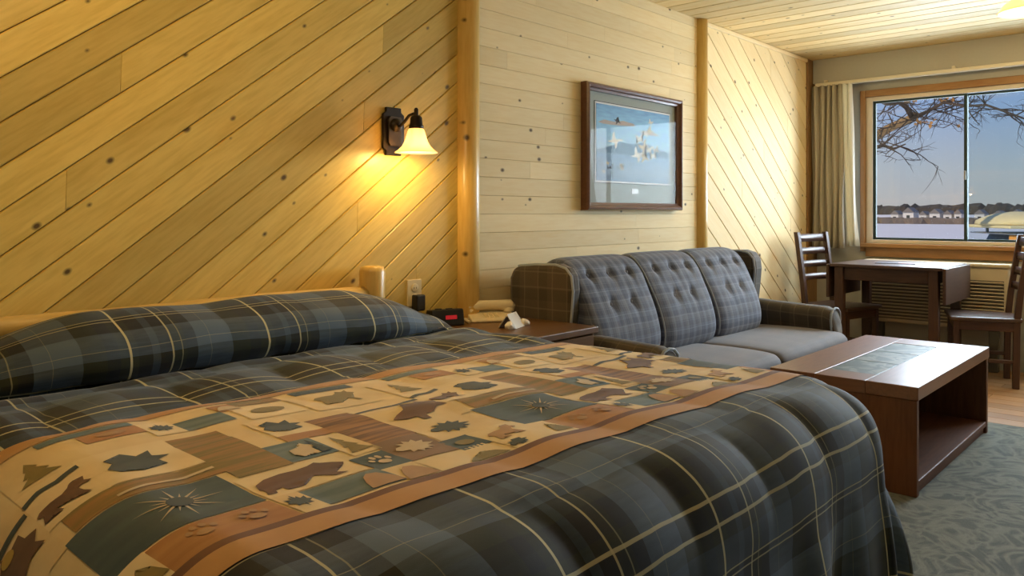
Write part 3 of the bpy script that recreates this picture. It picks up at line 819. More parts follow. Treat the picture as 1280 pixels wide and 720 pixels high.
# (p0, p1, q0, q1, ground, [(motif, x0, x1, y0, y1, material)])
TILE = [
 (.00, .235, .44, .60, 'p_teal', [('star', .30, .90, .10, .95, 'm_cream'), ('ring', .46, .74, .30, .74, 'm_dark')]),
 (.00, .050, .60, .70, 'p_cream2', [('mountain', .0, 1.0, .1, .8, 'm_olive')]),
 (.05, .235, .605, .70, 'p_rust', [('paw', .20, .50, .25, .95, 'm_tan'), ('paw', .60, .90, .2, .9, 'm_tan')]),
 (.24, .425, .49, .60, 'p_cream2', [('bear', .02, .98, .02, .98, 'm_brown')]),
 (.24, .285, .60, .70, 'p_cream', [('maple', .02, .98, .2, .9, 'm_dark')]),
 (.285, .43, .605, .69, 'p_blue', [('hill', .55, 1.0, .0, .9, 'm_tan')]),
 (.43, .50, .53, .62, 'p_teal', [('paw', .12, .90, .1, .92, 'm_cream')]),
 (.43, .495, .62, .70, 'p_cream', [('hill', .0, 1.0, .0, .9, 'm_tan')]),
 (.50, .61, .49, .62, 'p_tanbrown', [('oak', .08, .95, .15, .85, 'm_cream')]),
 (.497, .66, .625, .70, 'p_cream2', [('mountain', .4, 1.0, .0, .55, 'm_olive')]),
 (.605, .675, .56, .635, 'p_teal', [('oval', .1, .9, .05, .95, 'm_olive')]),
 (.615, .765, .45, .56, 'p_cream', [('oak', .12, .88, .12, .92, 'm_dark')]),
 (.675, .80, .56, .70, 'p_cream2', [('moose', .10, .8, .35, .9, 'm_tan'), ('leaf', .0, .4, .02, .3, 'm_dark')]),
 (.51, .615, .26, .49, 'p_brown', []),
 (.615, .80, .25, .45, 'p_cream', [('streak', .0, .98, .70, 1.0, 'm_dark'), ('eagle', .10, .98, .05, .80, 'm_brown'), ('bush', .56, .76, .58, .80, 'm_gold')]),
 (.355, .45, .37, .475, 'p_blue', [('wolf', .2, .85, .02, .85, 'm_cream'), ('tree', .66, 1.0, .05, .95, 'm_dark')]),
 (.45, .51, .38, .52, 'p_cream', [('tree', .02, .98, .05, .95, 'm_olive')]),
 (.41, .51, .20, .33, 'p_cream2', [('leaf', .05, .95, .10, .92, 'm_dark')]),
 (.41, .51, .33, .37, 'p_rust', []),
 (.255, .355, .20, .48, 'p_olive', []),
 (.02, .255, .37, .435, 'p_olive', [('streak', .3, .98, .1, .7, 'm_cream')]),
 (.10, .255, .19, .365, 'p_cream2', [('leaf', .14, .86, .12, .88, 'm_dark')]),
 (.00, .10, .07, .20, 'p_cream', [('tree', .1, .95, .05, .9, 'm_olive')]),
 (.00, .10, .20, .37, 'p_cream2', [('streak', .0, 1.0, .62, 1.0, 'm_dark'), ('moose', .0, .98, .10, .60, 'm_brown')]),
 (.09, .26, .012, .045, 'p_blue', []),
 (.15, .26, .05, .115, 'p_rust', [('bush', .2, .8, .2, .8, 'm_tan')]),
 (.26, .32, .05, .16, 'p_cream2', [('maple', .1, .9, .15, .85, 'm_dark')]),
 (.32, .42, .085, .16, 'p_blue', []),
 (.42, .47, .02, .09, 'p_rust', [('hill', .0, 1.0, .1, .8, 'm_cream')]),
 (.44, .57, .075, .185, 'p_cream2', [('bush', .15, .85, .2, .8, 'm_olive')]),
 (.47, .58, .012, .06, 'p_olive', []),
 (.58, .75, .06, .21, 'p_cream', [('moose', .25, .98, .2, .95, 'm_olive')]),
 (.62, .78, .012, .05, 'p_teal', []),
]
for rep in range(-1, 3):
    for (p0, p1, q0, q1, ground, mots) in TILE:
        u0, u1 = .40 + rep * .80 + p0, .40 + rep * .80 + p1
        if u1 > UHI - .35 or u0 < ULO + .2: continue
        step = .0105
        nu, nq = max(1, math.ceil((u1 - u0) / step)), max(1, math.ceil((q1 - q0) / step))
        V, F, UV = [], [], []
        for j in range(nq + 1):
            for i in range(nu + 1):
                u = u0 + (u1 - u0) * i / nu; v = band_v(u, q0 + (q1 - q0) * j / nq)
                V.append(S(u, v, .0021)); UV.append((u, v))
        for j in range(nq):
            for i in range(nu):
                a = j * (nu + 1) + i; F.append((a, a + nu + 1, a + nu + 2, a + 1))
        patch = pyd('patch', V, F, ground, comf, True, uvs=UV)
        for k, (mname, mx0, mx1, my0, my1, mm) in enumerate(mots):
            for poly in MOT[mname]:
                pts = []
                for a, b_ in poly:
                    uu = u0 + (u1 - u0) * (mx0 + (mx1 - mx0) * a)
                    qq = q1 - (q1 - q0) * (my0 + (my1 - my0) * b_)
                    pts.append((uu, band_v(uu, qq)))
                surf_poly('motif', pts, (.0032 + .0008 * k), mm, patch)

# ------------------------------------------------------------------ nightstand and what stands on it
ns = thing('nightstand', 'brown wooden nightstand between the bed and the sofa', 'nightstand', (2.525, -.31, 0))
box('top', (-.232, -.29, .632), (.235, .285, .66), 'oak_x', ns, .004, 2)
box('side_panel', (-.228, -.27, .0), (-.212, .27, .632), 'oak_z', ns)
box('side_panel', (.212, -.27, .0), (.228, .27, .632), 'oak_z', ns)
box('back_panel', (-.212, .255, .04), (.212, .27, .632), 'oak_z', ns)
box('bottom_shelf', (-.212, -.27, .06), (.212, .255, .08), 'oak_x', ns)
for z0, z1 in ((.44, .625), (.25, .432)):
    d = box('drawer', (-.210, -.284, z0), (.210, -.262, z1), 'oak_x', ns, .004)
    k = lathe('knob', [(.006, 0), (.006, .012), (.014, .018), (.015, .024), (.010, .030), (.001, .031)], 'bronze', d, 14, (0, -.011, 0), (PI / 2, 0, 0))

clock = thing('alarm_clock', 'small black alarm clock with a red display on the nightstand', 'clock', (2.335, -.085, .6605), -.35)
prism('case', [(-.045, 0), (.045, 0), (.035, .066), (-.030, .072)], .15, 'black_plastic', clock, 'X', loc=(-.075, 0, 0), bevel=.006)
bm = bmesh.new(); add_box(bm, (0, 0, 0), (.052, .002, .017)); bm_obj('display', bm, 'red_display', clock, loc=(.012, -.041, .038), rot=(-.2, 0, 0))
box('button', (-.05, -.015, .069), (-.02, .0, .0745), 'black_plastic', clock, .002)
box('button', (.0, -.015, .068), (.03, .0, .0735), 'black_plastic', clock, .002)

ph = thing('telephone', 'cream desk telephone with its handset on the nightstand', 'telephone', (2.585, -.12, .6605), -.55)
prism('base', [(-.075, 0), (.085, 0), (.085, .030), (.045, .036), (-.065, .018), (-.075, .010)], .21, 'phone_plastic', ph, 'X', loc=(-.105, 0, 0), bevel=.008, smooth=False)
hs = tube('handset', [(-.120, .03, .050), (-.100, .03, .060), (-.055, .032, .064), (0, .033, .066), (.055, .032, .064), (.100, .03, .060), (.120, .03, .050)], [.015, .028, .023, .021, .023, .028, .015], 'phone_plastic', ph, 12)
for s_ in (-1, 1): lathe('earpiece', [(.026, 0), (.028, .014), (.024, .024), (.001, .026)], 'phone_plastic', hs, 16, (s_ * .092, .03, .034))
for i in range(3):
    for j in range(4):
        box('key', (-.030 + i * .024 - .008, -.050 + j * .018 - .005, .0185 + j * .003), (-.030 + i * .024 + .008, -.050 + j * .018 + .005,   .0235 + j * .003), 'ivory_plastic', ph, .001)
cordp = [(-.105, -.02, .012)]
for i in range(34):
    cordp.append((-.125 - .007 * math.sin(i * 1.57), -.02 - i * .0028 + .0, .010 + .006 * math.cos(i * 1.57)))
tube('cord', cordp, .0022, 'phone_plastic', ph, 6)

card = thing('tent_card', 'folded white tent card in front of the telephone', 'card', (2.49, -.335, .6605), .35)
prism('front_leaf', [(-.042, 0), (-.0395, 0), (.002, .058), (0, .060)], .105, 'white_paper', card, 'X', loc=(-.052, 0, 0))
prism('back_leaf', [(.040, 0), (.0375, 0), (-.002, .058), (0, .060)], .105, 'white_paper', card, 'X', loc=(-.052, 0, 0))
prism('printed_end', [(-.034, .002), (.034, .002), (0, .050)], .004, 'dark_print', card, 'X', loc=(-.046, 0, 0))
def packet(loc, rot, label, s=1):
    bm = bmesh.new(); bmesh.ops.create_icosphere(bm, subdivisions=3, radius=.022 * s)
    for v in bm.verts:
        v.co *= 1 + .28 * noise.noise(v.co * 60 + Vector((loc[0] * 9, 0, 0))); v.co.z = max(v.co.z * .85 + .012, 0)
    o = bm_obj('crumpled_tissue', bm, 'white_paper', None, True, loc, (0, 0, rot))
    tag(o, label, 'tissue')
packet((2.435, -.375, .6605), .3, 'small crumpled white tissue at the bed side of the tent card')
packet((2.565, -.345, .6605), 1.4, 'small crumpled white tissue at the sofa side of the tent card', .9)

# wall outlet with plug
ol = thing('wall_outlet', 'ivory wall outlet with a black plug beside the headboard post', 'outlet', (2.215, -.0155, .805))
box('plate', (-.040, -.007, -.058), (.040, 0, .058), 'ivory_plastic', ol, .003, 2)
for s_ in (-1, 1):
    sck = lathe('socket', [(.019, 0), (.019, .003), (.016, .004), (.001, .004)], 'ivory_plastic', ol, 16, (0, -.007, .022 * s_), (PI / 2, 0, 0))
    for q_ in (-1, 1): box('slot', (q_ * .006 - .0012, -.004, .0035), (q_ * .006 + .0012, .004, .0045), 'black_plastic', sck, 0)
box('plug', (-.020, -.045, -.075), (.030, -.008, -.006), 'black_plastic', ol, .006, 2)

# ------------------------------------------------------------------ wall sconce
sc = thing('wall_sconce', 'dark bronze wall sconce with a lit frosted glass bell shade', 'wall lamp', (2.095, -.0165, 1.49))
oct1 = [(-.040, -.100), (.040, -.100), (.040, -.082), (.056, -.070), (.056, .070), (.040, .082), (.040, .100), (-.040, .100), (-.040, .082), (-.056, .070), (-.056, -.070), (-.040, -.082)]
prism('back_plate', oct1, -.014, 'bronze', sc, 'Y', bevel=.003)
oct2 = [(-.026, -.062), (.026, -.062), (.036, -.048), (.036, .048), (.026, .062), (-.026, .062), (-.036, .048), (-.036, -.048)]
prism('raised_plate', oct2, -.012, 'bronze_light', sc, 'Y', loc=(0, -.014, 0), bevel=.002)
lathe('boss', [(.028, 0), (.028, .006), (.018, .014), (.008, .020), (.001, .021)], 'bronze', sc, 20, (0, -.026, .025), (PI / 2, 0, 0))
SX, SY = .0, -.155
tube('arm', [(0, -.030, .025), (0, -.055, .020), (0, -.080, .034), (0, -.110, .058), (0, -.140, .064), (0, SY, .056), (0, SY, .040)], .0065, 'bronze', sc, 10)
lathe('finial', [(.009, 0), (.009, .028), (.005, .034), (.001, .035)], 'bronze', sc, 14, (SX, SY, .052))
lathe('socket_cup', [(.001, .056), (.016, .055), (.024, .046), (.026, .018), (.030, .014), (.030, .002), (.024, -.002), (.001, -.002)], 'bronze', sc, 24, (SX, SY, 0))
shade = lathe('shade', [(.028, 0), (.034, -.012), (.040, -.032), (.047, -.054), (.058, -.074), (.074, -.090), (.086, -.098), (.088, -.101), (.083, -.100), (.071, -.093), (.055, -.077), (.044, -.055), (.037, -.032), (.031, -.012), (.026, -.002)], 'sconce_glass', sc, 32, (SX, SY, .004))
lathe('bulb', [(.001, -.072), (.012, -.070), (.020, -.060), (.022, -.048), (.018, -.034), (.011, -.022), (.010, -.004), (.001, -.004)], 'bulb_glow', sc, 18, (SX, SY, .004))
pl = bpy.data.lights.new('sconce_light', 'POINT'); pl.energy = 6; pl.color = (1, .68, .27); pl.shadow_soft_size = .03
plo = bpy.data.objects.new('sconce_light', pl); COL.objects.link(plo); plo.location = (2.095, -.0165 + SY, 1.49 - .086)

# ------------------------------------------------------------------ ceiling lamps (same fixture twice; the one above the bed is added, unseen, as warm fill)
def ceiling_lamp(loc, label, energy):
    t = thing('ceiling_lamp', label, 'ceiling lamp', loc)
    lathe('canopy', [(.001, 0), (.075, 0), (.078, -.012), (.060, -.028), (.012, -.034), (.001, -.034)], 'bronze_light', t, 24)
    tube('stem', [(0, 0, -.03), (0, 0, -.055)], .010, 'bronze_light', t, 10)
    lathe('glass_shade', [(.020, -.050), (.060, -.054), (.105, -.068), (.140, -.092), (.160, -.122), (.172, -.136), (.168, -.139), (.154, -.126), (.134, -.097), (.100, -.074), (.058, -.060), (.020, -.056)], 'ceiling_glass', t, 32)
    lathe('bulb', [(.001, -.125), (.016, -.122), (.026, -.108), (.028, -.094), (.018, -.075), (.012, -.060), (.001, -.060)], 'bulb_glow', t, 18)
    l = bpy.data.lights.new('ceiling_light', 'POINT'); l.energy = energy; l.color = (1, .72, .34); l.shadow_soft_size = .05
    o = bpy.data.objects.new('ceiling_light', l); COL.objects.link(o); o.location = (loc[0], loc[1], loc[2] - .15)
ceiling_lamp((5.30, -1.79, CEIL), 'amber glass ceiling lamp at the upper right above the coffee table', 34)
ceiling_lamp((.75, -1.05, CEIL), 'added amber glass ceiling lamp, unseen warm fill above the middle of the bed', 24)

# ------------------------------------------------------------------ framed picture
PX0, PX1, PZ0, PZ1 = 3.40, 4.40, 1.165, 1.862
pic = thing('framed_picture', 'framed print of white birds over blue water above the sofa', 'picture', ((PX0 + PX1) / 2, -.0165, PZ0))
W2, HH, FWp, FD = (PX1 - PX0) / 2, PZ1 - PZ0, .042, .052
def frame_side(name, a, b_, inward):
    """mitred moulding from corner a to b (x, z)"""
    a, b_ = Vector(a), Vector(b_); d = (b_ - a).normalized(); n_ = Vector(inward)
    prof = [(0, 0), (0, -.040), (.006, -.050), (.014, -FD), (.024, -.046), (.030, -.036), (FWp, -.030), (FWp, 0)]
    bm = bmesh.new(); R0, R1 = [], []
    for w_, y_ in prof:
        p = a + n_ * w_ + d * w_; q = b_ + n_ * w_ - d * w_
        R0.append(bm.verts.new((p.x, y_, p.y))); R1.append(bm.verts.new((q.x, y_, q.y)))
    for i in range(len(prof)):
        j = (i + 1) % len(prof); bm.faces.new((R0[i], R0[j], R1[j], R1[i]))
    bm.faces.new(R0); bm.faces.new(R1[::-1])
    bm_obj(name, bm, 'frame_wood', pic)
frame_side('frame_side', (-W2, 0), (W2, 0), (0, 1)); frame_side('frame_side', (-W2, HH), (W2, HH), (0, -1))
frame_side('frame_side', (-W2, 0), (-W2, HH), (1, 0)); frame_side('frame_side', (W2, 0), (W2, HH), (-1, 0))
box('mat_board', (-W2 + .03, -.014, .03), (W2 - .03, -.008, HH - .03), 'mat_board', pic, 0)
AX0, AX1, AZ0, AZ1 = -W2 + .115, W2 - .115, .165, HH - .105
box('inner_line', (AX0 - .014, -.0155, AZ0 - .014), (AX1 + .014, -.0145, AZ1 + .014), 'mat_line', pic, 0)
box('paper_border', (AX0 - .010, -.0170, AZ0 - .010), (AX1 + .010, -.0158, AZ1 + .010), 'paper_border', pic, 0)
art = box('print', (AX0, -.0185, AZ0), (AX1, -.0172, AZ1), 'art_print', pic, 0)
AW, AH = AX1 - AX0, AZ1 - AZ0
def art_shape(name, poly, mat, d):
    bm = bmesh.new(); f = bm.faces.new([bm.verts.new(((x_ - .5) * AW, -.00065 - d, (z_ - .5) * AH)) for x_, z_ in poly])
    bmesh.ops.triangulate(bm, faces=[f])
    bm_obj(name, bm, mat, art)
art_shape('hill', [(0, .37), (.0, .40), (.10, .43), (.22, .48), (.34, .53), (.46, .51), (.60, .56), (.74, .52), (.86, .47), (1, .44), (1, .37)], 'art_hill', .0002)
art_shape('cloud', [(.02, .76), (.10, .80), (.22, .79), (.34, .82), (.48, .80), (.50, .77), (.36, .755), (.2, .745), (.08, .745)], 'art_cloud', .0002)
art_shape('cloud', [(.55, .70), (.66, .73), (.78, .71), (.86, .68), (.70, .67)], 'art_cloud', .0002)
def bird(cx, cz, s_, rot, mat='bird_white', d=.0005):
    base = [(-1.0, .05), (-.45, .14), (-.30, .75), (-.05, 1.0), (-.02, .40), (.18, .18), (.55, .25), (1.0, .12), (.95, .02), (.50, .02), (.25, -.12), (.05, -.65), (-.10, -.70), (-.12, -.18), (-.5, -.08)]
    c_, s2 = math.cos(rot), math.sin(rot)
    art_shape('bird', [(cx + s_ * (x_ * c_ - z_ * s2), cz + s_ * 1.35 * (x_ * s2 + z_ * c_)) for x_, z_ in base], mat, d)
for b_ in [(.24, .53, .10, .1), (.57, .60, .075, .9), (.63, .50, .09, 1.3, 'bird_gold'), (.70, .46, .085, .5), (.54, .37, .10, .2), (.62, .35, .08, -.4, 'bird_gold'), (.76, .39, .07, .9), (.72, .85, .045, .2), (.71, .73, .06, -.2, 'bird_gold'), (.66, .68, .05, .4), (.80, .47, .06, 1.1)]:
    bird(*b_)
bird(.26, .80, .05, -.4, 'bird_dark')
rr = random.Random(3)
for i in range(11):
    bird(.06 + rr.random() * .36, .10 + rr.random() * .13, .022 + .012 * rr.random(), rr.uniform(-.5, .5), rr.choice(['bird_white', 'bird_gold', 'bird_dark']))
box('plaque', (-.032, -.0165, .095), (.038, -.0145, .125), 'plaque', pic, .001)
box('glazing', (-W2 + .035, -.0285, .035), (W2 - .035, -.0265, HH - .035), 'picture_glass', pic, 0)

# ------------------------------------------------------------------ sofa
SX0, SX1 = 2.79, 4.86
sofa = thing('sofa', 'three-cushion grey-blue plaid sofa with wing back and button tufting', 'sofa', ((SX0 + SX1) / 2, -.50, 0))
HW = (SX1 - SX0) / 2; OY = .50   # local y = world y + .50
def uv_box(o, sc_=1.0):
    me = o.data; ul = me.uv_layers.new(name='UVMap')
    for p in me.polygons:
        n_ = p.normal
        for li in p.loop_indices:
            c = me.vertices[me.loops[li].vertex_index].co
            if abs(n_.x) > max(abs(n_.y), abs(n_.z)): ul.data[li].uv = (c.y, c.z)
            elif abs(n_.y) > abs(n_.z): ul.data[li].uv = (c.x, c.z)
            else: ul.data[li].uv = (c.x, c.y)
    return o
uv_box(box('base', (-HW + .06, -.34, .08), (HW - .06, .44, .30), 'sofa_plaid_shaded', sofa, .02, 2))
uv_box(box('back_frame', (-HW + .04, .32, .08), (HW - .04, .46, .86), 'sofa_plaid_shaded', sofa, .04, 3))
for a in (-1, 1):
    for y_ in (-.28, .38): box('foot', (a * (HW - .12) - .03, y_ - .03, 0), (a * (HW - .12) + .03, y_ + .03, .08), 'sofa_foot', sofa, .004)
WING = [(.455, .28), (.455, .84), (.43, .885), (.38, .905), (.16, .915), (.105, .900), (.075, .865), (.068, .80), (.076, .70), (.090, .58), (.10, .28)]
for a in (-1, 1):
    x0 = -HW if a < 0 else HW - .215
    wg = prism('wing', WING, .07 if a < 0 else .115, 'sofa_plaid_shaded', sofa, 'X', loc=(x0, 0, 0), bevel=.022); uv_box(wg)
    xo = .004 if a < 0 else .111
    xi = .111 if a < 0 else .004
    path = [(xi, y_, z_) for y_, z_ in WING[2:-1]]
    # piping follows the inner front edge of the wing
    pp = [(.40, .900), (.30, .911), (.17, .915), (.110, .902), (.076, .868), (.066, .80), (.074, .70), (.088, .58)]
    tube('piping', [(0 if a > 0 else .010, y_ + (.004 if y_ < .2 else 0), z_ - .004) for y_, z_ in pp], .0065, 'piping_blue', wg, 8)
# arms: rolled, with a scroll front
def arm(a):
    xc = a * (HW - .085)
    prof = [(-.060, .10), (-.060, .42), (-.068, .47), (-.078, .52), (-.070, .560), (-.040, .585), (0, .592), (.040, .585), (.070, .560), (.078, .52), (.068, .47), (.060, .42), (.060, .10)]
    stations = [(.20, 1.0, 0.02), (.0, 1.0, .008), (-.20, 1.0, 0), (-.33, 1.0, -.004), (-.375, .96, -.015), (-.395, .82, -.05)]
    V, F, UV = [], [], []
    n = len(prof)
    for y_, s_, dz in stations:
        for x_, z_ in prof:
            V.append((xc + x_ * s_, y_, (z_ - .34) * (s_ if s_ < 1 else 1) + .34 + dz)); UV.append((y_, z_ + x_))
    for i in range(len(stations) - 1):
        for k in range(n - 1):
            b0 = i * n + k; F.append((b0, b0 + 1, b0 + n + 1, b0 + n))
    F.append(tuple(range(n))[::-1]); F.append(tuple(range((len(stations) - 1) * n, len(stations) * n)))
    o = pyd('arm', V, F, 'sofa_plaid_shaded', sofa, True, uvs=UV)
    bm = bmesh.new(); bm.from_mesh(o.data); bmesh.ops.recalc_face_normals(bm, faces=bm.faces); bm.to_mesh(o.data); bm.free()
    tube('piping', [(xc + x_ * .97, -.378, (z_ - .34) * .97 + .335) for x_, z_ in prof], .007, 'piping_blue', o, 8)
for a in (-1, 1): arm(a)
def pillow_block(name, w_, prof_fn, mat, parent, loc, nu=28, ns=30, dimples=(), uvoff=0):
    """closed cushion: cross-section prof_fn(s) -> (y, z, weight) swept across width with puffed ends"""
    V, F, UV = [], [], []
    for i in range(nu + 1):
        t = -1 + 2 * i / nu
        xx = math.copysign(1 - (1 - abs(t)) ** 1.6, t) if abs(t) > .0 else 0
        edge = (abs(xx)) ** 7
        L = 0; prev = None
        for j in range(ns):
            s = j / ns
            y_, z_, cy, cz = prof_fn(s)
            k = 1 - .16 * edge - (.10 * edge ** 6)
            yy, zz = cy + (y_ - cy) * k, cz + (z_ - cz) * k
            V.append(Vector((xx * w_ / 2, yy, zz))); 
            if prev is not None: L += math.hypot(y_ - prev[0], z_ - prev[1])
            prev = (y_, z_); UV.append((xx * w_ / 2 + uvoff, L))
    for i in range(nu):
        for j in range(ns):
            a, b_ = i * ns + j, i * ns + (j + 1) % ns; F.append((a, b_, b_ + ns, a + ns))
    F.append(tuple(range(ns))); F.append(tuple(range(nu * ns, (nu + 1) * ns))[::-1])
    for (dx, ds, depth, rad) in dimples:
        y_, z_, cy, cz = prof_fn(ds); c = Vector((dx, y_, z_)); dirn = Vector((0, cy - y_, cz - z_)).normalized()
        for i, v in enumerate(V):
            d2 = (v - c).length
            V[i] = v + dirn * depth * math.exp(-(d2 / rad) ** 2)
        # tuft pleats going up and down from the button
        for i, v in enumerate(V):
            if abs(v.x - dx) < .05 and (v - c).length < .17: V[i] = v + dirn * .006 * math.exp(-((v.x - dx) / .014) ** 2) * math.exp(-((v - c).length / .09) ** 2)
    o = pyd(name, V, F, mat, parent, True, loc, uvs=UV)
    bm = bmesh.new(); bm.from_mesh(o.data); bmesh.ops.recalc_face_normals(bm, faces=bm.faces); bm.to_mesh(o.data); bm.free()
    return o
BC = [(.02, .43), (-.025, .47), (-.035, .55), (-.005, .66), (.05, .77), (.10, .855), (.155, .915), (.22, .938), (.29, .925), (.335, .87), (.335, .70), (.30, .50), (.22, .43), (.12, .42)]
def back_prof(s):
    n = len(BC); f = (s % 1) * n; i = int(f); t = f - i
    P = [BC[(i + k) % n] for k in (-1, 0, 1, 2)]
    y_, z_ = (.5 * ((2 * b_) + (c - a) * t + (2 * a - 5 * b_ + 4 * c - d) * t * t + (-a + 3 * b_ - 3 * c + d) * t ** 3) for a, b_, c, d in zip(*P))
    return y_, z_, .17 + (z_ - .68) * -.05, min(max(z_, .52), .84)
bxw = .574
bx0 = -HW + .062
for i in range(3):
    cx = bx0 + bxw * (i + .5)
    top_s, low_s = 5.05 / len(BC), 3.5 / len(BC)
    bts = [(-.165, top_s), (0, top_s), (.165, top_s), (-.085, low_s), (.085, low_s)]
    cu = pillow_block('back_cushion', bxw - .004, back_prof, 'sofa_plaid', sofa, (cx, 0, 0), 44, 72, [(a, b_, .022, .024) for a, b_ in bts], cx)
    for a, b_ in bts:
        y_, z_, cy, cz = back_prof(b_)
        dirn = Vector((0, cy - y_, cz - z_)).normalized()
        p = Vector((a, y_, z_)) + dirn * .024
        bm = bmesh.new(); bmesh.ops.create_icosphere(bm, subdivisions=2, radius=.012, matrix=Matrix.Diagonal((1, .7, 1, 1)))
        bm_obj('button', bm, 'button_cloth', cu, True, p)
    # welt along the front edge where two cushions meet
    if i: tube('welt', [(-bxw / 2 + .006, back_prof(k / 40)[0] + .012, back_prof(k / 40)[1]) for k in range(3, 19)], .005, 'piping_blue', cu, 6)
SCs = [(-.46, .36), (-.475, .40), (-.455, .435), (-.40, .455), (-.20, .462), (.05, .455), (.16, .44), (.17, .38), (.16, .305), (-.10, .30), (-.40, .30), (-.455, .315)]
def seat_prof(s):
    n = len(SCs); f = (s % 1) * n; i = int(f); t = f - i
    P = [SCs[(i + k) % n] for k in (-1, 0, 1, 2)]
    y_, z_ = (.5 * ((2 * b_) + (c - a) * t + (2 * a - 5 * b_ + 4 * c - d) * t * t + (-a + 3 * b_ - 3 * c + d) * t ** 3) for a, b_, c, d in zip(*P))
    return y_, z_, max(min(y_, .1), -.38), .375
sw = (SX1 - SX0 - .20) / 2
for i in range(2):
    pillow_block('seat_cushion', sw - .006, seat_prof, 'seat_cloth', sofa, (-HW + .10 + sw * (i + .5), 0, 0), 34, 48, (), i * .37)

# ------------------------------------------------------------------ coffee table
ct = thing('coffee_table', 'low cherry-wood coffee table with open shelf and slate tile inlay', 'coffee table', (4.075, -1.38, 0))
CX, CY, CT = .645, .310, .447
# top with a slot for the tiles: four boards around the inlay
IX0, IX1, IY0, IY1 = -.49, .46, -.105, .105
box('top', (-CX, IY1, CT - .055), (CX, CY, CT), 'cherry_top_x', ct, .003, 2)
box('top', (-CX, -CY, CT - .055), (CX, IY0, CT), 'cherry_top_x', ct, .003, 2)
box('top', (-CX, IY0, CT - .0555), (IX0, IY1, CT - .0005), 'cherry_top_y', ct, .001)
box('top', (IX1, IY0, CT - .0555), (CX, IY1, CT - .0005), 'cherry_top_y', ct, .001)
box('inlay_tray', (IX0, IY0, CT - .05), (IX1, IY1, CT - .012), 'cherry_x', ct, 0)
tw = (IX1 - IX0) / 3
for i in range(3): box('tile', (IX0 + tw * i + .004, IY0 + .004, CT - .012), (IX0 + tw * (i + 1) - .004, IY1 - .004, CT - .0015), 'slate_tile', ct, .002)
box('side_panel', (-CX + .004, -CY + .006, .0), (-CX + .034, CY - .006, CT - .055), 'cherry_z', ct, .003)
box('side_panel', (CX - .034, -CY + .006, .0), (CX - .004, CY - .006, CT - .055), 'cherry_z', ct, .003)
box('bottom_shelf', (-CX + .034, -CY + .008, .035), (CX - .034, CY - .008, .062), 'cherry_x', ct, .003)
box('back_panel', (-CX + .034, CY - .03, .062), (CX - .034, CY - .012, CT - .055), 'cherry_x', ct, .002)
box('plinth', (-CX + .034, -CY + .02, 0), (CX - .034, -CY + .04, .035), 'cherry_x', ct, .002)

# ------------------------------------------------------------------ dining table with drop leaves
TX0, TX1, TY0, TY1, TZ = 5.73, 6.40, -1.225, -.488, .785
dt = thing('dining_table', 'dark wooden drop-leaf dining table with leaves folded down', 'dining table', ((TX0 + TX1) / 2, (TY0 + TY1) / 2, 0))
tx, ty = (TX1 - TX0) / 2, (TY1 - TY0) / 2
box('top', (-tx, -ty, TZ - .022), (tx, ty, TZ), 'walnut_top_y', dt, .004, 2)
for s_ in (-1, 1):
    y0, y1 = (ty + .002, ty + .022) if s_ > 0 else (-ty - .022, -ty - .002)
    lf = box('drop_leaf', (-tx, y0, TZ - .245), (tx, y1, TZ - .006), 'walnut_x', dt, .004, 2)
    for hx in (-.2, .2): box('hinge', (hx - .03, -.006, .11), (hx + .03, .006, .116), 'aluminium', lf, .001)
for a in (-1, 1):
    for b_ in (-1, 1):
        box('leg', (a * (tx - .05) - .030, b_ * (ty - .06) - .030, 0), (a * (tx - .05) + .030, b_ * (ty - .06) + .030, TZ - .022), 'walnut_z', dt, .004)
    box('apron', (a * (tx - .05) - .010, -(ty - .09), TZ - .115), (a * (tx - .05) + .010, ty - .09, TZ - .022), 'walnut_y', dt)
    box('apron', (-(tx - .08), a * (ty - .06) - .010, TZ - .115), (tx - .08, a * (ty - .06) + .010, TZ - .022), 'walnut_x', dt)

leaflet = thing('leaflet', 'dark printed leaflet lying flat on the dining table', 'leaflet', (6.06, -.84, TZ + .0005), .25)
box('cover', (-.09, -.13, 0), (.09, .13, .004), 'dark_print', leaflet, .001)
box('printed_panel', (-.07, -.12, .004), (.03, -.02, .0048), 'pink_print', leaflet, 0)

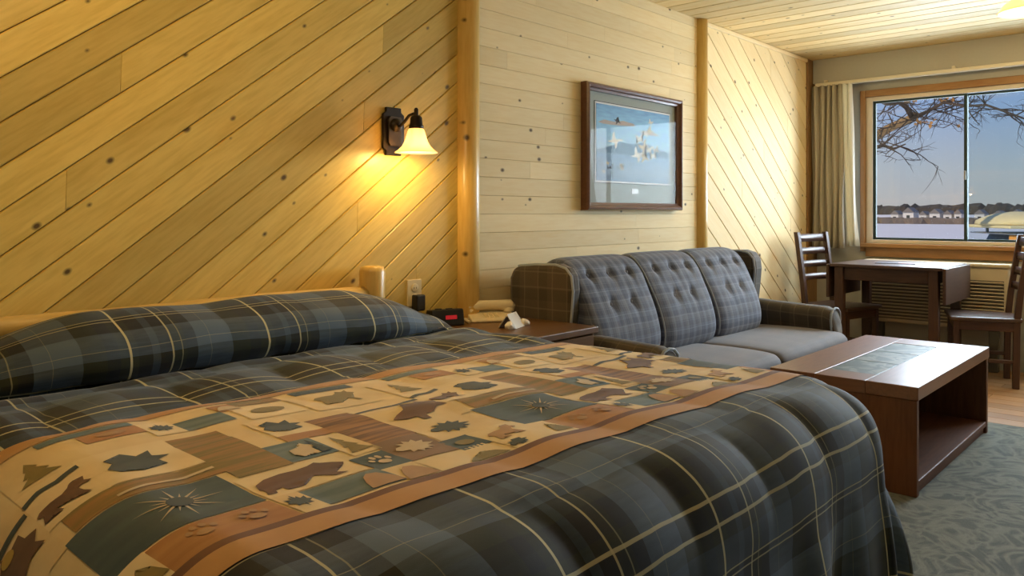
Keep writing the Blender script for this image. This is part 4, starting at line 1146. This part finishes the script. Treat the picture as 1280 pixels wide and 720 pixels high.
# ------------------------------------------------------------------ chairs
def make_chair(label, loc, rotz):
    """ladder-back chair; local -y is the front, the back stands at +y"""
    t = thing('dining_chair', label, 'chair', loc, rotz, 'ladder-back chairs at the dining table')
    sw_, sd = .215, .20
    bm = bmesh.new(); add_box(bm, (0, 0, 0), (.44, .42, .028), None, .010, 2)
    for v in bm.verts: v.co.x *= 1 - .10 * (v.co.y / .21 if v.co.y > 0 else 0); v.co.z -= .008 * max(0, 1 - (v.co.x / .17) ** 2) * (v.co.z > 0)
    bm_obj('seat', bm, 'walnut_top_x', t, loc=(0, 0, .445))
    for s_ in (-1, 1):
        box('leg', (s_ * .185 - .019, -.19, 0), (s_ * .185 + .019, -.152, .432), 'walnut_z', t, .004)
        # back post: leg below, raked post above
        prof = [(.150, 0), (.190, 0), (.196, .43), (.215, .62), (.262, .95), (.270, 1.0), (.236, 1.0), (.226, .95), (.178, .62), (.158, .43)]
        o = prism('back_post', prof, .034, 'walnut_z', t, 'X', loc=(s_ * .178 - .017, 0, 0), bevel=.003)
        box('stretcher', (s_ * .182 - .010, -.16, .16), (s_ * .182 + .010, .165, .185), 'walnut_y', t, .003)
        box('apron', (s_ * .182 - .010, -.16, .37), (s_ * .182 + .010, .165, .432), 'walnut_y', t, .003)
    box('stretcher', (-.18, -.010, .165), (.18, .010, .180), 'walnut_x', t, .003)
    box('apron', (-.17, -.18, .37), (.17, -.162, .432), 'walnut_x', t, .003)
    box('apron', (-.16, .160, .37), (.16, .178, .432), 'walnut_x', t, .003)
    for zc, h_ in ((.955, .060), (.855, .052), (.755, .050), (.655, .048)):
        yb = .196 + (zc - .62) * .145
        V, F = [], []
        n = 10
        for i in range(n + 1):
            x_ = -.165 + .33 * i / n; bow = .022 * (1 - (x_ / .165) ** 2)
            for (dy, dz) in ((-.007, -h_ / 2), (.007, -h_ / 2), (.007, h_ / 2), (-.007, h_ / 2)):
                V.append((x_, dy + bow + dz * .145, dz))
        for i in range(n):
            for k in range(4): F.append((i * 4 + k, i * 4 + (k + 1) % 4, i * 4 + 4 + (k + 1) % 4, i * 4 + 4 + k))
        F.append((3, 2, 1, 0)); F.append((n * 4, n * 4 + 1, n * 4 + 2, n * 4 + 3))
        pyd('back_slat', V, F, 'walnut_top_x', t, True, (0, yb, zc))
    return t
make_chair('dark ladder-back chair between the sofa and the dining table', (6.085, -.44, 0), math.radians(-14))
make_chair('dark ladder-back chair at the right edge, beside the dropped table leaf', (6.12, -1.375, 0), math.radians(198))

# ------------------------------------------------------------------ outside
GZ = -1.6
bm = bmesh.new(); add_box(bm, (507, 0, GZ - .5), (1000, 1600, 1.0)); o = bm_obj('snow_ground', bm, 'snow'); tag(o, kind='structure')

# bare tree whose limb reaches across the window
tree = thing('bare_tree', 'bare leafless tree reaching its limb across the window outside', 'tree', (12.6, 1.9, GZ))
def tp(px_, py_, t_):
    u = (px_ - 640) / 980; w_ = (266 - py_) / 980; C_, S_ = .7403, .6723
    return Vector((t_ * (C_ + S_ * u), -2.6 + t_ * (S_ - C_ * u), EYE + t_ * w_)) - Vector((12.6, 1.9, GZ))
tube('trunk', [(0, 0, -.1), (.02, .02, 1.2), (-.05, .0, 2.4), (.05, -.05, 3.4), (.1, .05, 4.6), (.0, .2, 6.0)], [.30, .24, .21, .18, .13, .06], 'tree_bark', tree, 12)
L0 = Vector((.0, -.02, 3.0))
limb = [L0, tp(1062, 186, 11.6), tp(1092, 172, 11.2), tp(1112, 160, 11.0), tp(1136, 149, 10.8), tp(1143, 143, 10.7)]
tube('limb', limb, [.12, .085, .065, .058, .052, .042], 'tree_bark', tree, 10)
tube('limb', [tp(1140, 146, 10.7), tp(1133, 134, 10.6), tp(1124, 128, 10.5), tp(1108, 130, 10.4), tp(1090, 122, 10.4), tp(1070, 118, 10.3)], [.04, .035, .030, .024, .018, .012], 'twig_bark', tree, 8)
tube('limb', [tp(1128, 132, 10.6), tp(1140, 122, 10.6), tp(1152, 110, 10.6), tp(1160, 92, 10.6)], [.03, .026, .022, .016], 'tree_bark', tree, 8)
tube('limb', [tp(1140, 148, 10.7), tp(1158, 140, 10.4), tp(1180, 128, 10.1), tp(1206, 133, 9.9), tp(1232, 131, 9.7), tp(1258, 140, 9.5), tp(1290, 152, 9.4)], [.034, .024, .019, .016, .015, .013, .01], 'twig_bark', tree, 8)
tube('limb', [tp(1088, 186, 11.0), tp(1104, 182, 10.9), tp(1118, 186, 10.8), tp(1132, 180, 10.7)], [.03, .022, .016, .008], 'twig_bark', tree, 8)
rt = random.Random(11)
bm = bmesh.new()
def twig(p, d, L, r, depth):
    pts = [p]; q = p.copy(); dd = d.normalized()
    for k in range(4):
        dd = (dd + Vector((rt.uniform(-.35, .35), rt.uniform(-.35, .35), rt.uniform(-.30, .30)))).normalized(); q = q + dd * L / 4; pts.append(q.copy())
    add_tube(bm, pts, [r, r * .85, r * .65, r * .5, r * .3], 5)
    if depth:
        for k in (1, 2, 3, 4):
            if rt.random() < .8: twig(pts[k], (dd + Vector((rt.uniform(-1, 1), rt.uniform(-1, 1), rt.uniform(-.8, .8)))), L * .55, r * .55, depth - 1)
seeds = [(1108, 130), (1095, 124), (1124, 128), (1150, 145), (1165, 137), (1180, 128), (1195, 131), (1206, 133), (1232, 131), (1250, 137), (1268, 145), (1110, 185), (1125, 183), (1098, 184), (1140, 122), (1150, 112), (1135, 150), (1118, 158)]
for (a, b_) in seeds:
    for k in range(4):
        c = tp(a, b_, 10.5)
        twig(c, Vector((rt.uniform(-.4, .4), rt.uniform(-1, 1), rt.uniform(-.5, .7))), rt.uniform(.28, .55), .010, 2)
tag(bm_obj('twigs', bm, 'twig_bark', tree, True), kind='stuff')
for i in range(34):
    a, b_ = rt.choice([(1148, 122), (1160, 119), (1175, 122), (1185, 126), (1190, 120), (1160, 152), (1150, 154), (1205, 158)])
    c = tp(a + rt.uniform(-6, 6), b_ + rt.uniform(-3, 3), 10.3)
    me_v = [(0, 0, 0), (.025, .01, .02), (.07, .0, .0), (.03, -.01, -.025)]
    pyd('leaf', me_v, [(0, 1, 2), (0, 2, 3)], 'dead_leaf', tree, False, c, (rt.uniform(0, 6), rt.uniform(0, 6), rt.uniform(0, 6)))

# far shore: forest belts (bumpy ridges), scrub and houses
def ridge(name, x0, y0, y1, h, hv, depth, mat, label, seed, step=2.2):
    rg = random.Random(seed); n = int(abs(y1 - y0) / step); V, F = [], []
    for i in range(n + 1):
        y_ = y0 + (y1 - y0) * i / n
        hh = h * (.85 + .16 * noise.noise((y_ * .02, seed, 0)) + hv * .5 * rg.random())
        V += [(x0 + rg.uniform(-2, 2), y_, GZ - .1), (x0 + depth * .3, y_, GZ + hh * .8), (x0 + depth * .5, y_ + rg.uniform(-1, 1), GZ + hh), (x0 + depth, y_, GZ - .1)]
    for i in range(n):
        for k in range(3): F.append((i * 4 + k, i * 4 + k + 1, i * 4 + 5 + k, i * 4 + 4 + k))
    o = pyd(name, V, F, mat, None, False); tag(o, label, 'trees', kind='stuff'); return o
ridge('far_scrub', 208, -300, 380, 1.65, .35, 7, 'far_scrub', 'brown scrub along the edge of the far snowy shore', 2, 1.2)
ridge('far_forest', 360, -480, 620, 6.6, .5, 24, 'far_forest', 'dark belt of trees along the far shore', 5, 1.4)
ridge('far_rise', 420, -560, 10, 11.5, .3, 30, 'far_forest', 'taller dark wooded rise behind the boat', 9, 1.6)
ridge('snow_bank', 246, -330, 420, 2.3, .25, 40, 'snow', 'pale snow bank above the scrub on the far shore', 13, 3.0)
def house(px_, w_, h_, label):
    u = (px_ - 640) / 980; t_ = 226 / (.7403 + .6723 * u)
    x_, y_ = 226, -2.6 + t_ * (.6723 - .7403 * u)
    t = thing('far_house', label, 'house', (x_, y_, GZ), 0, 'white houses on the far shore')
    box('wall', (0, -w_ / 2, 0), (5, w_ / 2, h_ * .68), 'house_white', t, 0)
    prism('roof', [(-w_ / 2 - .2, h_ * .68), (w_ / 2 + .2, h_ * .68), (0, h_)], 5.4, 'house_roof', t, 'X', loc=(-.2, 0, 0))
    box('door', (-.05, -.4, 0), (0, .4, h_ * .5), 'house_window', t, 0)
for i, (a, w_, h_) in enumerate([(1118, 2.6, 3.4), (1135, 3.6, 4.2), (1153, 2.4, 3.2), (1168, 3.4, 3.8), (1184, 2.6, 3.4), (1197, 2.2, 3.6), (1224, 3.0, 3.6), (1248, 4.2, 3.3), (1270, 3.2, 3.6)]):
    house(a, w_ * .72, h_, ['small white house on the far shore at the left of the window', 'broad white house on the far shore below the tree limb', 'low white house beside the broad house on the far shore', 'white house in the middle of the far shore', 'white house right of the middle house on the far shore', 'white house on the far shore next to the window divider', 'white house just right of the window divider, above the boat', 'wide pale house above the middle of the boat cover', 'rightmost pale house above the boat cover'][i])

# covered boat outside the right pane
u = (1290 - 640) / 980; t_ = 13.0
BX, BY = t_ * (.7403 + .6723 * u), -2.6 + t_ * (.6723 - .7403 * u)
boat = thing('covered_boat', 'boat under a cream canvas top outside the right window pane', 'boat', (BX, BY - .2, GZ), math.radians(-55))
top = []
V, F = [], []
n1, n2 = 24, 8
for i in range(n1 + 1):
    s = i / n1; x_ = -.95 + 3.4 * s
    ww = .75 * min(1, (s * 14) ** .5 + .1); hh = .19 * min(1, (s * 9) ** .6)
    for j in range(n2 + 1):
        a = PI * j / n2
        V.append((x_, -ww * math.cos(a), 2.55 + hh * math.sin(a) ** .7))
for i in range(n1):
    for j in range(n2):
        a = i * (n2 + 1) + j; F.append((a, a + 1, a + n2 + 2, a + n2 + 1))
o = pyd('canvas_top', V, F, 'canvas_cream', boat, True); sm = o.modifiers.new('t', 'SOLIDIFY'); sm.thickness = .03
box('canvas_edge', (-.92, -.77, 2.50), (2.45, .77, 2.55), 'canvas_cream', boat, .01)
prism('hull', [(-1.0, 1.55), (-.75, 1.05), (2.2, .95), (2.5, 1.2), (2.5, 2.40), (-.55, 2.40)], 1.5, 'hull_navy', boat, 'Y', loc=(0, -.75, 0), bevel=.03)
box('rail', (-.85, -.78, 2.40), (2.4, .78, 2.425), 'aluminium', boat, .01)
for x_ in (-.6, .5, 1.6):
    for s_ in (-.7, .7): box('post', (x_ - .02, s_ - .02, 2.425), (x_ + .02, s_ + .02, 2.51), 'aluminium', boat, .004)
box('bow_cushion', (-.80, -.79, 2.28), (-.56, -.45, 2.40), 'orange_vinyl', boat, .03, 2)
for x_ in (-.2, 1.5): box('trailer_post', (x_ - .06, -.5, 0), (x_ + .06, .5, 1.08), 'aluminium', boat, .01)
